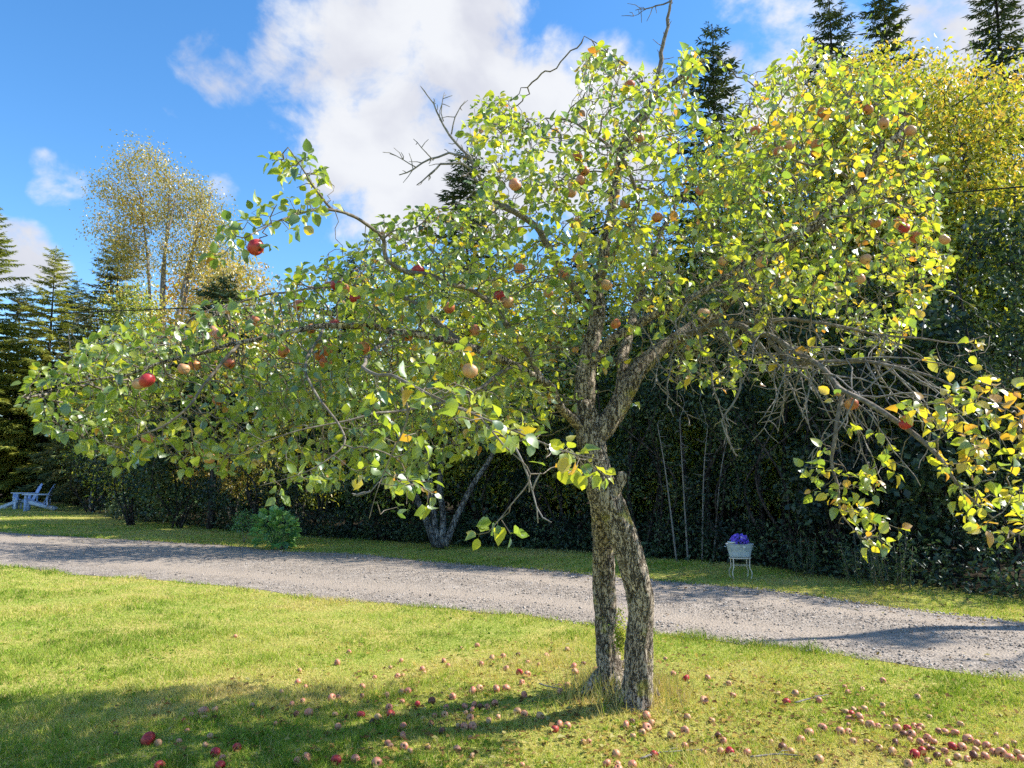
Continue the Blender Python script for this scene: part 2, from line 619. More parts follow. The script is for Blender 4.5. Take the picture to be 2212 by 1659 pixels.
def apple_mat(name, red, base, blush):
    m, n, o = new_mat(name)
    b = n.nodes.new('ShaderNodeBsdfPrincipled')
    b.inputs['Roughness'].default_value = .42
    b.inputs['Specular IOR Level'].default_value = .35
    b.inputs['Subsurface Weight'].default_value = 0
    tcn = n.nodes.new('ShaderNodeTexCoord')
    oi = n.nodes.new('ShaderNodeObjectInfo')
    mp = n.nodes.new('ShaderNodeVectorMath')
    mp.operation = 'MULTIPLY_ADD'
    n.links.new(oi.outputs['Random'], mp.inputs[2])
    mp.inputs[1].default_value = (1, 1, .35)
    n.links.new(tcn.outputs['Object'], mp.inputs[0])
    t = n.nodes.new('ShaderNodeTexNoise')
    t.inputs['Scale'].default_value = 1.1
    t.inputs['Detail'].default_value = 6
    t.inputs['Roughness'].default_value = .65
    n.links.new(mp.outputs[0], t.inputs['Vector'])
    col = ramp(n, [(.36 - blush, base), (.50 - blush, tuple((a + c) / 2 for a, c in zip(base, red))), (.64 - blush, red)], t.outputs['Fac'])
    # dried calyx crumbs at the blossom end and around the stem
    sx = n.nodes.new('ShaderNodeSeparateXYZ')
    n.links.new(tcn.outputs['Object'], sx.inputs[0])
    ln = n.nodes.new('ShaderNodeVectorMath')
    ln.operation = 'MULTIPLY'
    ln.inputs[1].default_value = (1, 1, 0)
    n.links.new(tcn.outputs['Object'], ln.inputs[0])
    l2 = n.nodes.new('ShaderNodeVectorMath')
    l2.operation = 'LENGTH'
    n.links.new(ln.outputs[0], l2.inputs[0])
    mk = ramp(n, [(.13, (1, 1, 1)), (.22, (0, 0, 0))], l2.outputs['Value'])
    mx = n.nodes.new('ShaderNodeMix')
    mx.data_type = 'RGBA'
    n.links.new(mk, mx.inputs[0])
    n.links.new(col, mx.inputs[6])
    mx.inputs[7].default_value = (.035, .02, .012, 1)
    n.links.new(mx.outputs[2], b.inputs['Base Color'])
    n.links.new(b.outputs[0], o.inputs[0])
    return m


M['apple_pink'] = apple_mat('pink blushed apple', (.52, .16, .115), (.58, .33, .18), .0)
M['apple_red'] = apple_mat('red apple', (.38, .03, .035), (.44, .12, .075), .10)
M['apple_pale'] = apple_mat('pale peach apple', (.48, .19, .105), (.54, .34, .17), -.05)
M['apple_brown'] = apple_mat('browned apple', (.12, .045, .03), (.24, .105, .055), .02)
M['apple_hang'] = apple_mat('ripe hanging apple', (.44, .11, .065), (.50, .28, .08), .03)

# ------------------------------------------------------------------ lie of the land
far_px = [(-700, 1102), (-300, 1128), (0, 1150), (500, 1180), (1106, 1226), (1650, 1278), (2212, 1346), (2600, 1398), (3400, 1510)]
near_px = [(-700, 1172), (-300, 1200), (0, 1222), (500, 1270), (1106, 1331), (1650, 1394), (2212, 1468), (2600, 1522), (3200, 1610)]
for_px = [(-500, 1080), (0, 1086), (150, 1092), (240, 1122), (640, 1160), (940, 1178), (1300, 1198), (1600, 1222), (1900, 1262), (2212, 1302), (2700, 1365), (3400, 1455)]


def edge_fn(pts):
    w = np.array([G(*q) for q in pts])
    o = np.argsort(w[:, 0])
    w = w[o]
    s0 = (w[1] - w[0])
    s1 = (w[-1] - w[-2])
    a = w[0] - s0 / abs(s0[0]) * 60
    b = w[-1] + s1 / abs(s1[0]) * 60
    w = np.vstack((a, w, b))
    return lambda x: np.interp(x, w[:, 0], w[:, 1])


road_far, road_near, wood_edge = edge_fn(far_px), edge_fn(near_px), edge_fn(for_px)
TREE = G(1345, 1508)                            # foot of the apple tree


def gz(x, y):
    x, y = np.asarray(x, float), np.asarray(y, float)
    d2 = (x - TREE[0]) ** 2 + (y - TREE[1]) ** 2
    h = .07 * np.exp(-d2 / .25) + .012 * np.sin(x * 1.7 + y * .9) + .01 * np.sin(x * .6 - y * 2.1 + 1)
    h = h * np.exp(-((x / 30) ** 2 + ((y - 8) / 30) ** 2))
    t = np.clip((y - wood_edge(x) - 13) / 26, 0, 1)  # added rise behind the woods, blocks the bright horizon
    return h + 8.0 * t * t * (3 - 2 * t)


def ground_material():
    m, n, o = new_mat('ground')
    b = n.nodes.new('ShaderNodeBsdfPrincipled')
    b.inputs['Roughness'].default_value = .95
    b.inputs['Specular IOR Level'].default_value = .1
    tcn = n.nodes.new('ShaderNodeTexCoord')

    def nz(s, d):
        t = n.nodes.new('ShaderNodeTexNoise')
        t.inputs['Scale'].default_value = s
        t.inputs['Detail'].default_value = d
        t.inputs['Roughness'].default_value = .65
        n.links.new(tcn.outputs['Object'], t.inputs['Vector'])
        return t.outputs['Fac']
    turf = ramp(n, [(.28, (.13, .15, .035)), (.45, (.28, .29, .06)), (.58, (.44, .40, .13)), (.75, (.54, .43, .2))], nz(38, 8))
    patch = ramp(n, [(.40, (.8, .95, .7)), (.62, (1.15, 1.05, 1.1))], nz(1.1, 4))
    mul = n.nodes.new('ShaderNodeMix')
    mul.data_type = 'RGBA'
    mul.blend_type = 'MULTIPLY'
    mul.inputs[0].default_value = 1
    n.links.new(turf, mul.inputs[6])
    n.links.new(patch, mul.inputs[7])
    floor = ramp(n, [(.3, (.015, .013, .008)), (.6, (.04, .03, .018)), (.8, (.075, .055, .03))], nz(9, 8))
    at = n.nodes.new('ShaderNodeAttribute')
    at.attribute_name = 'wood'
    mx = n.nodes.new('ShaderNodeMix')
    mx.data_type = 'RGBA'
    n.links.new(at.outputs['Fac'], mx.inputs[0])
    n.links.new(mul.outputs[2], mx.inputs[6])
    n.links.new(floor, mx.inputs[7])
    n.links.new(mx.outputs[2], b.inputs['Base Color'])
    bp = n.nodes.new('ShaderNodeBump')
    bp.inputs['Strength'].default_value = .8
    bp.inputs['Distance'].default_value = .02
    n.links.new(nz(60, 6), bp.inputs['Height'])
    n.links.new(bp.outputs[0], b.inputs['Normal'])
    n.links.new(b.outputs[0], o.inputs[0])
    return m


def grid_axis(lo, hi, near_lo, near_hi, step, grow=1.25):
    a = list(np.arange(near_lo, near_hi + 1e-6, step))
    s, x = step, a[-1]
    while x < hi:
        s *= grow
        x = min(hi, x + s)
        a.append(x)
    s, x = step, a[0]
    while x > lo:
        s *= grow
        x = max(lo, x - s)
        a.insert(0, x)
    return np.array(a)


gx = grid_axis(-600, 600, -14, 9, .25)
gy = grid_axis(-60, 1200, 2, 20, .25)
X, Y = np.meshgrid(gx, gy)
V = np.stack((X, Y, gz(X, Y)), -1).reshape(-1, 3)
idx = np.arange(len(V)).reshape(len(gy), len(gx))
Q = np.stack((idx[:-1, :-1], idx[:-1, 1:], idx[1:, 1:], idx[1:, :-1]), -1).reshape(-1, 4)
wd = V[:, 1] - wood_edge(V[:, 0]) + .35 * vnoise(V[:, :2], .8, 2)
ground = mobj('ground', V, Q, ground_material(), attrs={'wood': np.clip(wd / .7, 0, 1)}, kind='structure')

# gravel drive
xs = np.concatenate((np.arange(-60, -16, 2.0), np.arange(-16, 9, .12), np.arange(9, 40, 2.0)))
rows = 22
rv = []
for i, x in enumerate(xs):
    yn = float(road_near(x)) + .05 * math.sin(x * 3.1) + .035 * math.sin(x * 7.7 + 1) + rng.normal(0, .025)
    yf = float(road_far(x)) + .05 * math.sin(x * 2.3 + 2) + .03 * math.sin(x * 8.9) + rng.normal(0, .025)
    for k in range(rows + 1):
        t = k / rows
        y = yn + (yf - yn) * t
        h = .024 * math.sin(math.pi * t) - .020 * math.exp(-((t - .27) / .11) ** 2) - .016 * math.exp(-((t - .73) / .11) ** 2)
        e = min(t, 1 - t)
        rv.append((x, y, float(gz(x, y)) + (.004 if e == 0 else .014) + h))
rv = np.array(rv)
tt_ = np.tile(np.arange(rows + 1) / rows, len(xs))
track = np.clip(np.exp(-((tt_ - .25) / .10) ** 2) + np.exp(-((tt_ - .72) / .10) ** 2), 0, 1)
ii = np.arange(len(rv)).reshape(len(xs), rows + 1)
Q = np.stack((ii[:-1, :-1], ii[1:, :-1], ii[1:, 1:], ii[:-1, 1:]), -1).reshape(-1, 4)


def gravel_material():
    m, n, o = new_mat('gravel')
    b = n.nodes.new('ShaderNodeBsdfPrincipled')
    b.inputs['Roughness'].default_value = .95
    b.inputs['Specular IOR Level'].default_value = .15
    tcn = n.nodes.new('ShaderNodeTexCoord')
    vo = n.nodes.new('ShaderNodeTexVoronoi')
    vo.inputs['Scale'].default_value = 42
    vo.inputs['Randomness'].default_value = 1
    n.links.new(tcn.outputs['Object'], vo.inputs['Vector'])
    t = n.nodes.new('ShaderNodeTexNoise')
    t.inputs['Scale'].default_value = 3
    t.inputs['Detail'].default_value = 9
    t.inputs['Roughness'].default_value = .7
    n.links.new(tcn.outputs['Object'], t.inputs['Vector'])
    s = n.nodes.new('ShaderNodeSeparateColor')
    n.links.new(vo.outputs['Color'], s.inputs[0])
    a = n.nodes.new('ShaderNodeMath')
    a.operation = 'MULTIPLY_ADD'
    a.inputs[1].default_value = .4
    n.links.new(s.outputs[0], a.inputs[0])
    a2 = n.nodes.new('ShaderNodeMath')
    a2.operation = 'MULTIPLY'
    a2.inputs[1].default_value = .62
    n.links.new(t.outputs['Fac'], a2.inputs[0])
    n.links.new(a2.outputs[0], a.inputs[2])
    gm = n.nodes.new('ShaderNodeMix')
    gm.data_type = 'RGBA'
    tk = n.nodes.new('ShaderNodeAttribute')
    tk.attribute_name = 'track'
    n.links.new(ramp(n, [(.2, (.12, .10, .085)), (.45, (.24, .205, .17)), (.6, (.32, .275, .23)), (.8, (.43, .38, .33))], a.outputs[0]), gm.inputs[6])
    gm.inputs[7].default_value = (.34, .285, .23, 1)
    tf = n.nodes.new('ShaderNodeMath')
    tf.operation = 'MULTIPLY'
    tf.inputs[1].default_value = .75
    n.links.new(tk.outputs['Fac'], tf.inputs[0])
    n.links.new(tf.outputs[0], gm.inputs[0])
    n.links.new(gm.outputs[2], b.inputs['Base Color'])
    bp = n.nodes.new('ShaderNodeBump')
    bp.inputs['Strength'].default_value = .8
    bp.inputs['Distance'].default_value = .015
    bp.invert = True
    n.links.new(vo.outputs['Distance'], bp.inputs['Height'])
    n.links.new(bp.outputs[0], b.inputs['Normal'])
    n.links.new(b.outputs[0], o.inputs[0])
    return m


M['gravel'] = gravel_material()
road = mobj('gravel_road', rv, Q, M['gravel'], attrs={'track': track}, kind='structure')


def road_z(x, y):
    yn, yf = road_near(x), road_far(x)
    t = np.clip((y - yn) / (yf - yn), 0, 1)
    return gz(x, y) + .014 + .024 * np.sin(np.pi * t) - .020 * np.exp(-((t - .27) / .11) ** 2) - .016 * np.exp(-((t - .73) / .11) ** 2)


# loose stones on the drive
ns = 36000
x = rng.uniform(-15, 8.5, ns * 3)
w = np.clip(1.3 - .09 * np.hypot(x, road_near(x)), .12, 1)
x = x[rng.random(len(x)) < w][:ns]
ns = len(x)
t = rng.random(ns)
keep = rng.random(ns) < (.12 + .88 * (1 - np.exp(-((t - .27) / .1) ** 2)) * (1 - np.exp(-((t - .73) / .1) ** 2)))
x, t = x[keep], t[keep]
ns = len(x)
t = t * 1.06 - .03
y = road_near(x) + (road_far(x) - road_near(x)) * t
sz = np.clip(rng.lognormal(math.log(.0078), .42, ns), .004, .024)
octa = np.array([(1, 0, 0), (-.4, .9, 0), (-.5, -.8, 0), (.1, .1, .75), (0, 0, -.6)])
octf = np.array([(0, 1, 3), (1, 2, 3), (2, 0, 3), (1, 0, 4), (2, 1, 4), (0, 2, 4)])
an = rng.uniform(0, 6.28, ns)
ov = octa[None] * (1 + rng.normal(0, .22, (ns, 5, 3)))
ca, sa = np.cos(an)[:, None], np.sin(an)[:, None]
sv = np.stack((ov[..., 0] * ca - ov[..., 1] * sa, ov[..., 0] * sa + ov[..., 1] * ca, ov[..., 2]), -1) * sz[:, None, None]
sv += np.stack((x, y, road_z(x, y) + sz * .25), -1)[:, None]
sf = octf[None] + np.arange(ns)[:, None, None] * 5
M['stone'], n_, o_ = new_mat('road stone')
b_ = n_.nodes.new('ShaderNodeBsdfPrincipled')
b_.inputs['Roughness'].default_value = .9
at_ = n_.nodes.new('ShaderNodeAttribute')
at_.attribute_name = 'tint'
n_.links.new(ramp(n_, [(0, (.12, .10, .085)), (.3, (.24, .205, .175)), (.75, (.38, .33, .28)), (1, (.52, .47, .42))], at_.outputs['Fac']), b_.inputs['Base Color'])
n_.links.new(b_.outputs[0], o_.inputs[0])
tag(mobj('gravel', sv.reshape(-1, 3), sf.reshape(-1, 3), M['stone'], smooth=False, attrs={'tint': np.repeat(rng.random(ns), 5)}, kind='stuff'),
    'loose grey gravel stones lying on the drive', 'gravel')


# ------------------------------------------------------------------ growing plants
def grow(nodes, parents, attr, step, di, dk, trop=(0, 0, 0), iters=140, wob=.25):
    """Space colonisation from an existing skeleton towards the attractors."""
    nodes = [np.asarray(q, float) for q in nodes]
    parents = list(parents)
    attr = np.asarray(attr, float)
    A = np.array(nodes)
    near = np.zeros(len(attr), int)
    dist = np.full(len(attr), 1e9)
    for s in range(0, len(A), 500):
        d = np.linalg.norm(attr[:, None] - A[None, s:s + 500], axis=2)
        k = d.argmin(1)
        dd = d[np.arange(len(attr)), k]
        b = dd < dist
        near[b] = k[b] + s
        dist[b] = dd[b]
    trop = np.array(trop)
    for it in range(iters):
        live = (dist > dk)
        attr, near, dist = attr[live], near[live], dist[live]
        if not len(attr):
            break
        act = dist < di
        if not act.any():
            di *= 1.4
            if di > 30:
                break
            continue
        u = near[act]
        vec = unit(attr[act] - np.array([nodes[i] for i in u]))
        uq, inv = np.unique(u, return_inverse=True)
        s = np.zeros((len(uq), 3))
        np.add.at(s, inv, vec)
        s = unit(s) + trop + rng.normal(0, wob, s.shape)
        s = unit(s)
        base = len(nodes)
        new = np.array([nodes[i] for i in uq]) + s * step
        nodes.extend(new)
        parents.extend(uq.tolist())
        d = np.linalg.norm(attr[:, None] - new[None], axis=2)
        k = d.argmin(1)
        dd = d[np.arange(len(attr)), k]
        b = dd < dist
        near[b] = k[b] + base
        dist[b] = dd[b]
        # an attractor that cannot be approached any more is dropped
        if it % 12 == 11:
            stale = np.zeros(len(attr), bool)
            if it > 24:
                stale = rng.random(len(attr)) < .04
            attr, near, dist = attr[~stale], near[~stale], dist[~stale]
    return np.array(nodes), np.array(parents)


def radii(parents, tip, expo, fixed=None):
    n = len(parents)
    acc = np.zeros(n)
    r = np.zeros(n)
    kids = np.zeros(n, int)
    for i in range(n - 1, -1, -1):
        r[i] = tip if kids[i] == 0 else acc[i] ** (1 / expo)
        if fixed is not None and i < len(fixed):
            r[i] = max(fixed[i], min(r[i], fixed[i] * 1.05))
        p = parents[i]
        if p >= 0:
            acc[p] += r[i] ** expo
            kids[p] += 1
    return r, kids


def chains(parents, r, first=0):
    n = len(parents)
    kids = [[] for _ in range(n)]
    for i, p in enumerate(parents):
        if p >= 0:
            kids[p].append(i)
    cont = {}
    for p, k in enumerate(kids):
        if k:
            cont[p] = max(k, key=lambda i: r[i])
    out_ = []
    for i in range(n):
        p = parents[i]
        if i < first:
            continue
        if p < 0 or p < first or cont[p] != i:
            c = [p] if p >= 0 else []
            j = i
            c.append(j)
            while j in cont:
                j = cont[j]
                c.append(j)
            if len(c) > 1:
                out_.append(c)
    return out_


def tubes_of(nodes, r, chs, mb, wob=0.0, taper=.75):
    for c in chs:
        p = nodes[c].copy()
        rr = r[c].copy()
        if len(c) > 1:
            rr[0] = min(rr[0], rr[1] * 1.35)
        rr[-1] *= taper
        big = rr.max()
        mb.tube(p, rr, 9 if big > .05 else 7 if big > .02 else 5 if big > .008 else 4, cap=big > .006)


DIAMOND = np.array([(0, 0, 0), (.5, .45, .10), (0, 1, -.08), (-.5, .45, .10)])
DIAMOND_F = np.array([(0, 1, 2), (0, 2, 3)])


def cards(pos, direction, normal, length, width, tint, template=DIAMOND, tf=DIAMOND_F):
    d = unit(direction)
    n = normal - d * np.sum(normal * d, 1, keepdims=True)
    n = unit(n)
    s = np.cross(d, n)
    k = len(template)
    V = pos[:, None] + (template[None, :, 0:1] * width[:, None, None]) * s[:, None] + (template[None, :, 1:2] * length[:, None, None]) * d[:, None] \
        + (template[None, :, 2:3] * length[:, None, None]) * n[:, None]
    F = tf[None] + (np.arange(len(pos)) * k)[:, None, None]
    return V.reshape(-1, 3), F.reshape(-1, tf.shape[1]), np.repeat(tint, k)


def foliage(centres, per, sigma, size, aspect, tint_fn, droop=.4, flat=.6, squash=.8):
    centres = np.asarray(centres)
    c = np.repeat(centres, per, axis=0)
    n = len(c)
    off = rng.normal(0, 1, (n, 3)) * sigma * np.array((1, 1, squash))
    p = c + off
    d = rng.normal(0, 1, (n, 3)) + unit(off) * .5 + np.array((0, 0, -droop))
    nr = rng.normal(0, 1, (n, 3)) + np.array((0, 0, flat * 2))
    ln = size * rng.uniform(.65, 1.25, n)
    return cards(p, d, nr, ln, ln * aspect, np.clip(tint_fn(p), 0, 1))


def ellipsoid(centre, rad, n, shell=.35):
    v = unit(rng.normal(0, 1, (n, 3)))
    r = (shell + (1 - shell) * rng.random(n)) ** .6
    return np.array(centre) + v * r[:, None] * np.array(rad)


def tinter(base, spread, clump=.18, scale=1.2, seed=1, up=0.0, z0=0.0):
    return lambda p: base + rng.normal(0, spread, len(p)) + clump * vnoise(p, scale, seed, 2) + up * (p[:, 2] - z0)  # up lightens leaves with height, painting sunlit crown tops


def broadleaf(name, label, cat, base, stems, lobes, mats, n_attr, per, sigma, size, aspect, tint_fn, step=.28, rtip=.006, group=None,
              wob=.22, droop=.4, expo=2.3, trunk_name='trunk', crown='crown', leafless=0.0, trop=(0, 0, .05), dk=None, di=None, rfix=None, part_kind=None):
    """stems: list of point lists (x,y,z); lobes: (centre, radii, weight)."""
    root = empty(name, tuple(base), label, cat, group)
    nodes, parents, fixed = [], [], []
    for si, st in enumerate(stems):
        sp = spline([(*q[:3], q[3] if len(q) > 3 else .05) for q in st], step * .8)
        for k, q in enumerate(sp):
            nodes.append(q[:3])
            fixed.append(q[3])
            parents.append(-1 if k == 0 else len(nodes) - 2)
    attr = np.concatenate([ellipsoid(c, r, max(4, int(n_attr * w))) for c, r, w in lobes])
    attr = attr[attr[:, 2] > .25]
    nodes, parents = grow(nodes, parents, attr, step, di or step * 7, dk or step * 1.5, trop, 60, wob)
    r, kids = radii(parents, rtip, expo, fixed)
    mb = MB()
    tubes_of(nodes, r, chains(parents, r), mb)
    mb.build(trunk_name, mats[0], root, smooth=True)
    thin = np.where((r < rtip * 2.2) & (np.arange(len(r)) >= len(fixed)))[0]
    if leafless:
        thin = thin[rng.random(len(thin)) > leafless]
    v, f, t_ = foliage(nodes[thin], per, sigma, size, aspect, tint_fn, droop)
    ok = True
    o = mobj(crown, v, f, mats[1], root, smooth=False, attrs={'tint': t_})
    if part_kind:
        o['kind'] = part_kind
    return root, nodes, r


def spruce(name, label, base, H, R, z0, mat, tint, group, per=1.0, seed=0, cat='tree', droop=.35, width=.038, trunk_r=None, sparse_top=True):
    root = empty(name, tuple(base), label, cat, group)
    base = np.array(base)
    tr = trunk_r or .011 * H + .03
    mb = MB()
    zz = np.linspace(0, H, 14)
    lean = rng.normal(0, .006 * H, 2)
    tp = np.stack((base[0] + lean[0] * (zz / H) ** 2, base[1] + lean[1] * (zz / H) ** 2, base[2] + zz), -1)
    mb.tube(tp, np.clip(tr * (1 - zz / H), .008, 9), 9)
    P_, D_, N_, L_ = [], [], [], []
    z = z0
    while z < H - .12:
        f = (z - z0) / (H - z0)
        Lb = R * ((1 - f) ** .66) * (.92 if f > .05 else .7) + .10
        nb = rng.integers(5, 8) if f < .9 else rng.integers(4, 6)
        a0 = rng.uniform(0, 6.28)
        for k in range(nb):
            az = a0 + k * 6.283 / nb + rng.normal(0, .25)
            ln = Lb * rng.uniform(.62, 1.12)
            zz0 = z + rng.normal(0, .06)
            rise = rng.uniform(-.05, .25) + .55 * f ** 2
            n = max(5, int(ln / .048 * per))
            s = np.linspace(.08, 1, n)
            out_ = np.array((math.cos(az), math.sin(az), 0))
            cen = np.array((lean[0] * (zz0 / H) ** 2, lean[1] * (zz0 / H) ** 2, zz0)) + base
            q = cen + out_ * (s * ln)[:, None]
            q[:, 2] += ln * (rise * s - droop * s ** 2 + .22 * droop * s ** 4 * 1.6)
            side = np.array((-out_[1], out_[0], 0))
            if ln > .35:
                mb.tube(q[::max(1, n // 4)], np.linspace(.004 + .008 * ln, .003, len(q[::max(1, n // 4)])), 3, cap=False)
            tl = (.15 + .30 * ln * np.sin(np.clip(s * 2.6 + .35, 0, math.pi)) * .55) * rng.uniform(.7, 1.2, n)
            for sg in (-1, 1):
                P_.append(q)
                D_.append(out_ * .75 + side * sg * .8 + np.array((0, 0, -.12)) + rng.normal(0, .22, (n, 3)))
                N_.append(np.array((0, 0, 1.0)) + rng.normal(0, .45, (n, 3)))
                L_.append(tl)
            P_.append(q)
            D_.append(out_ * .6 + np.array((0, 0, -.7)) + rng.normal(0, .3, (n, 3)))
            N_.append(side + rng.normal(0, .4, (n, 3)))
            L_.append(tl * .6)
            P_.append(q[-1:])
            D_.append(out_[None] + np.array((0, 0, .12)))
            N_.append(np.array((0, 0, 1.0))[None])
            L_.append(np.array((.22,)) * min(1, ln + .3))
        z += rng.uniform(.75, 1.2) * (.24 if f < .8 else .15) * (H / 12 + .3)
    # leader
    m_ = 24
    s = np.linspace(0, 1, m_)
    P_.append(np.stack((np.full(m_, tp[-1, 0]), np.full(m_, tp[-1, 1]), base[2] + H - .75 * (1 - s)), -1))
    D_.append(rng.normal(0, 1, (m_, 3)) + np.array((0, 0, 1.2)))
    N_.append(rng.normal(0, 1, (m_, 3)))
    L_.append(.18 * (1.15 - s))
    p, d, nn, l = np.concatenate(P_), np.concatenate(D_), np.concatenate(N_), np.concatenate(L_)
    tt = np.clip(tint + .16 * vnoise(p, 1.1, seed) + rng.normal(0, .13, len(p)), 0, 1)
    v, f, t_ = cards(p, d, nn, l, np.clip(l * .26, .03, .075) * width / .038, tt, np.array([(0, 0, 0), (.5, .4, -.04), (0, 1, -.12), (-.5, .4, -.04)]))
    mb.build('trunk', M['trunk_dark'], root, smooth=True)
    mobj('crown', v, f, mat, root, smooth=False, attrs={'tint': t_})
    return root


def gbase(px, d, z=0.0):
    x = (px - CX) / FPX * d
    return np.array((x, d, float(gz(x, d)) + z))


def top_z(py, d):
    return float(P(CX, py, d)[2])


# ------------------------------------------------------------------ the woods behind the drive
GSP = 'spruces standing in the woods'
for (px, d, py, R, z0, tint, mat, label) in [  # raised tints on the left spruces put sunlight into their colour
    (-60, 38, 440, 4.2, .6, .35, 'yellow_lit_spray', 'dark green spruce cut off by the left edge of the photo'),
    (95, 39, 530, 3.4, .4, .6, 'yellow_lit_spray', 'yellow-green conifer just behind the blue garden chairs'),
    (175, 34, 640, 2.6, .6, .7, 'needle', 'short dark spruce just left of the golden bare-stemmed tree'),
    (238, 31, 492, 2.9, .8, .85, 'needle', 'brownish green spruce at the foot of the golden tree'),
    (25, 43, 610, 3.6, .5, .8, 'needle', 'small spruce filling the gap between the two conifers at far left'),
    (140, 41, 600, 3.2, .5, .5, 'needle', 'small spruce just right of the yellow-green conifer'),
    (465, 20.5, 585, 2.0, 2.6, .4, 'needle', 'spruce with a bare grey trunk left of the broad-leaved garden plant'),
    (1008, 20.5, 318, 2.2, 2.5, .40, 'needle', 'blue-green spruce whose tip shows beside the dead bare twigs'),
    (1562, 20.0, 55, 2.5, 1.6, .52, 'needle', 'spruce with a broad pointed tip in the gap right of the bare dead branch'),
    (1838, 21.5, -8, 2.3, 1.6, .52, 'needle', 'tallest dark spruce rising above the yellow leafy trees'),
    (1972, 22.5, 38, 2.1, 1.6, .52, 'needle', 'smaller spruce tip right of the tallest spruce'),
    (2228, 19.5, -40, 1.9, 1.4, .52, 'needle', 'dark spruce cut off by the right edge of the photo'),
    (760, 19.5, 545, 2.0, 1.6, .30, 'needle', 'spruce hidden mostly behind the left half of the apple crown'),
    (1290, 22, 430, 1.9, 1.5, .28, 'needle', 'spruce glimpsed through the middle of the apple crown'),
]:
    b = gbase(px, d)
    spruce('spruce_tree' if mat == 'needle' or px < 0 else 'conifer_tree', label, b, top_z(py, d), R, z0, M[mat], tint, GSP, seed=px * .01 + 9)

GBL = 'leafy trees along the edge of the woods'
# golden, thin-leaved tree with several stems
b = gbase(345, 26)
H = top_z(300, 26)
st = []
for dx, hx in ((-.25, -1.2), (0, .1), (.2, .9), (.1, -.4), (-.1, 1.6)):
    st.append([(b[0] + dx * .3, b[1], 0, .10), (b[0] + dx + hx * .12, b[1], H * .3, .085), (b[0] + dx + hx * .55, b[1] + rng.normal(0, .3), H * .62, .05),
               (b[0] + dx + hx * .95, b[1] + rng.normal(0, .4), H * .86, .022)])
lob = []
for px, py, rx, rz, w in [(312, 365, 55, 55, .2), (395, 425, 60, 55, .2), (250, 415, 42, 40, .12), (455, 490, 48, 50, .14), (330, 470, 75, 50, .18), (235, 500, 40, 45, .08), (400, 550, 80, 45, .14), (290, 560, 60, 45, .08), (490, 580, 50, 40, .1)]:
    lob.append((P(px, py, 26 + rng.normal(0, .4)), (rx / FPX * 26, 1.0, rz / FPX * 26), w))
broadleaf('birch_tree', 'tall golden tree with thin leaves and several bare grey stems', 'tree', b, st, lob,
          (M['stem_pale'], M['gold_leaf']), 760, 95, .30, .095, .5, tinter(.42, .2, .2, .6, 4), group=GBL, rtip=.009, droop=.9, leafless=.12)
# small orange maple under it
b = gbase(405, 31)
H = top_z(575, 31)
broadleaf('maple_tree', 'small orange maple showing below the golden tree', 'tree', b, [[(b[0], b[1], 0, .09), (b[0], b[1], H * .5, .06), (b[0] + .2, b[1], H * .8, .03)]],
          [((b[0], b[1], H * .72), (1.9, 1.4, H * .27), 1)], (M['trunk_grey'], M['orange_leaf']), 240, 10, .28, .16, .8, tinter(.5, .2, .2, .8, 6), group=GBL, step=.35)
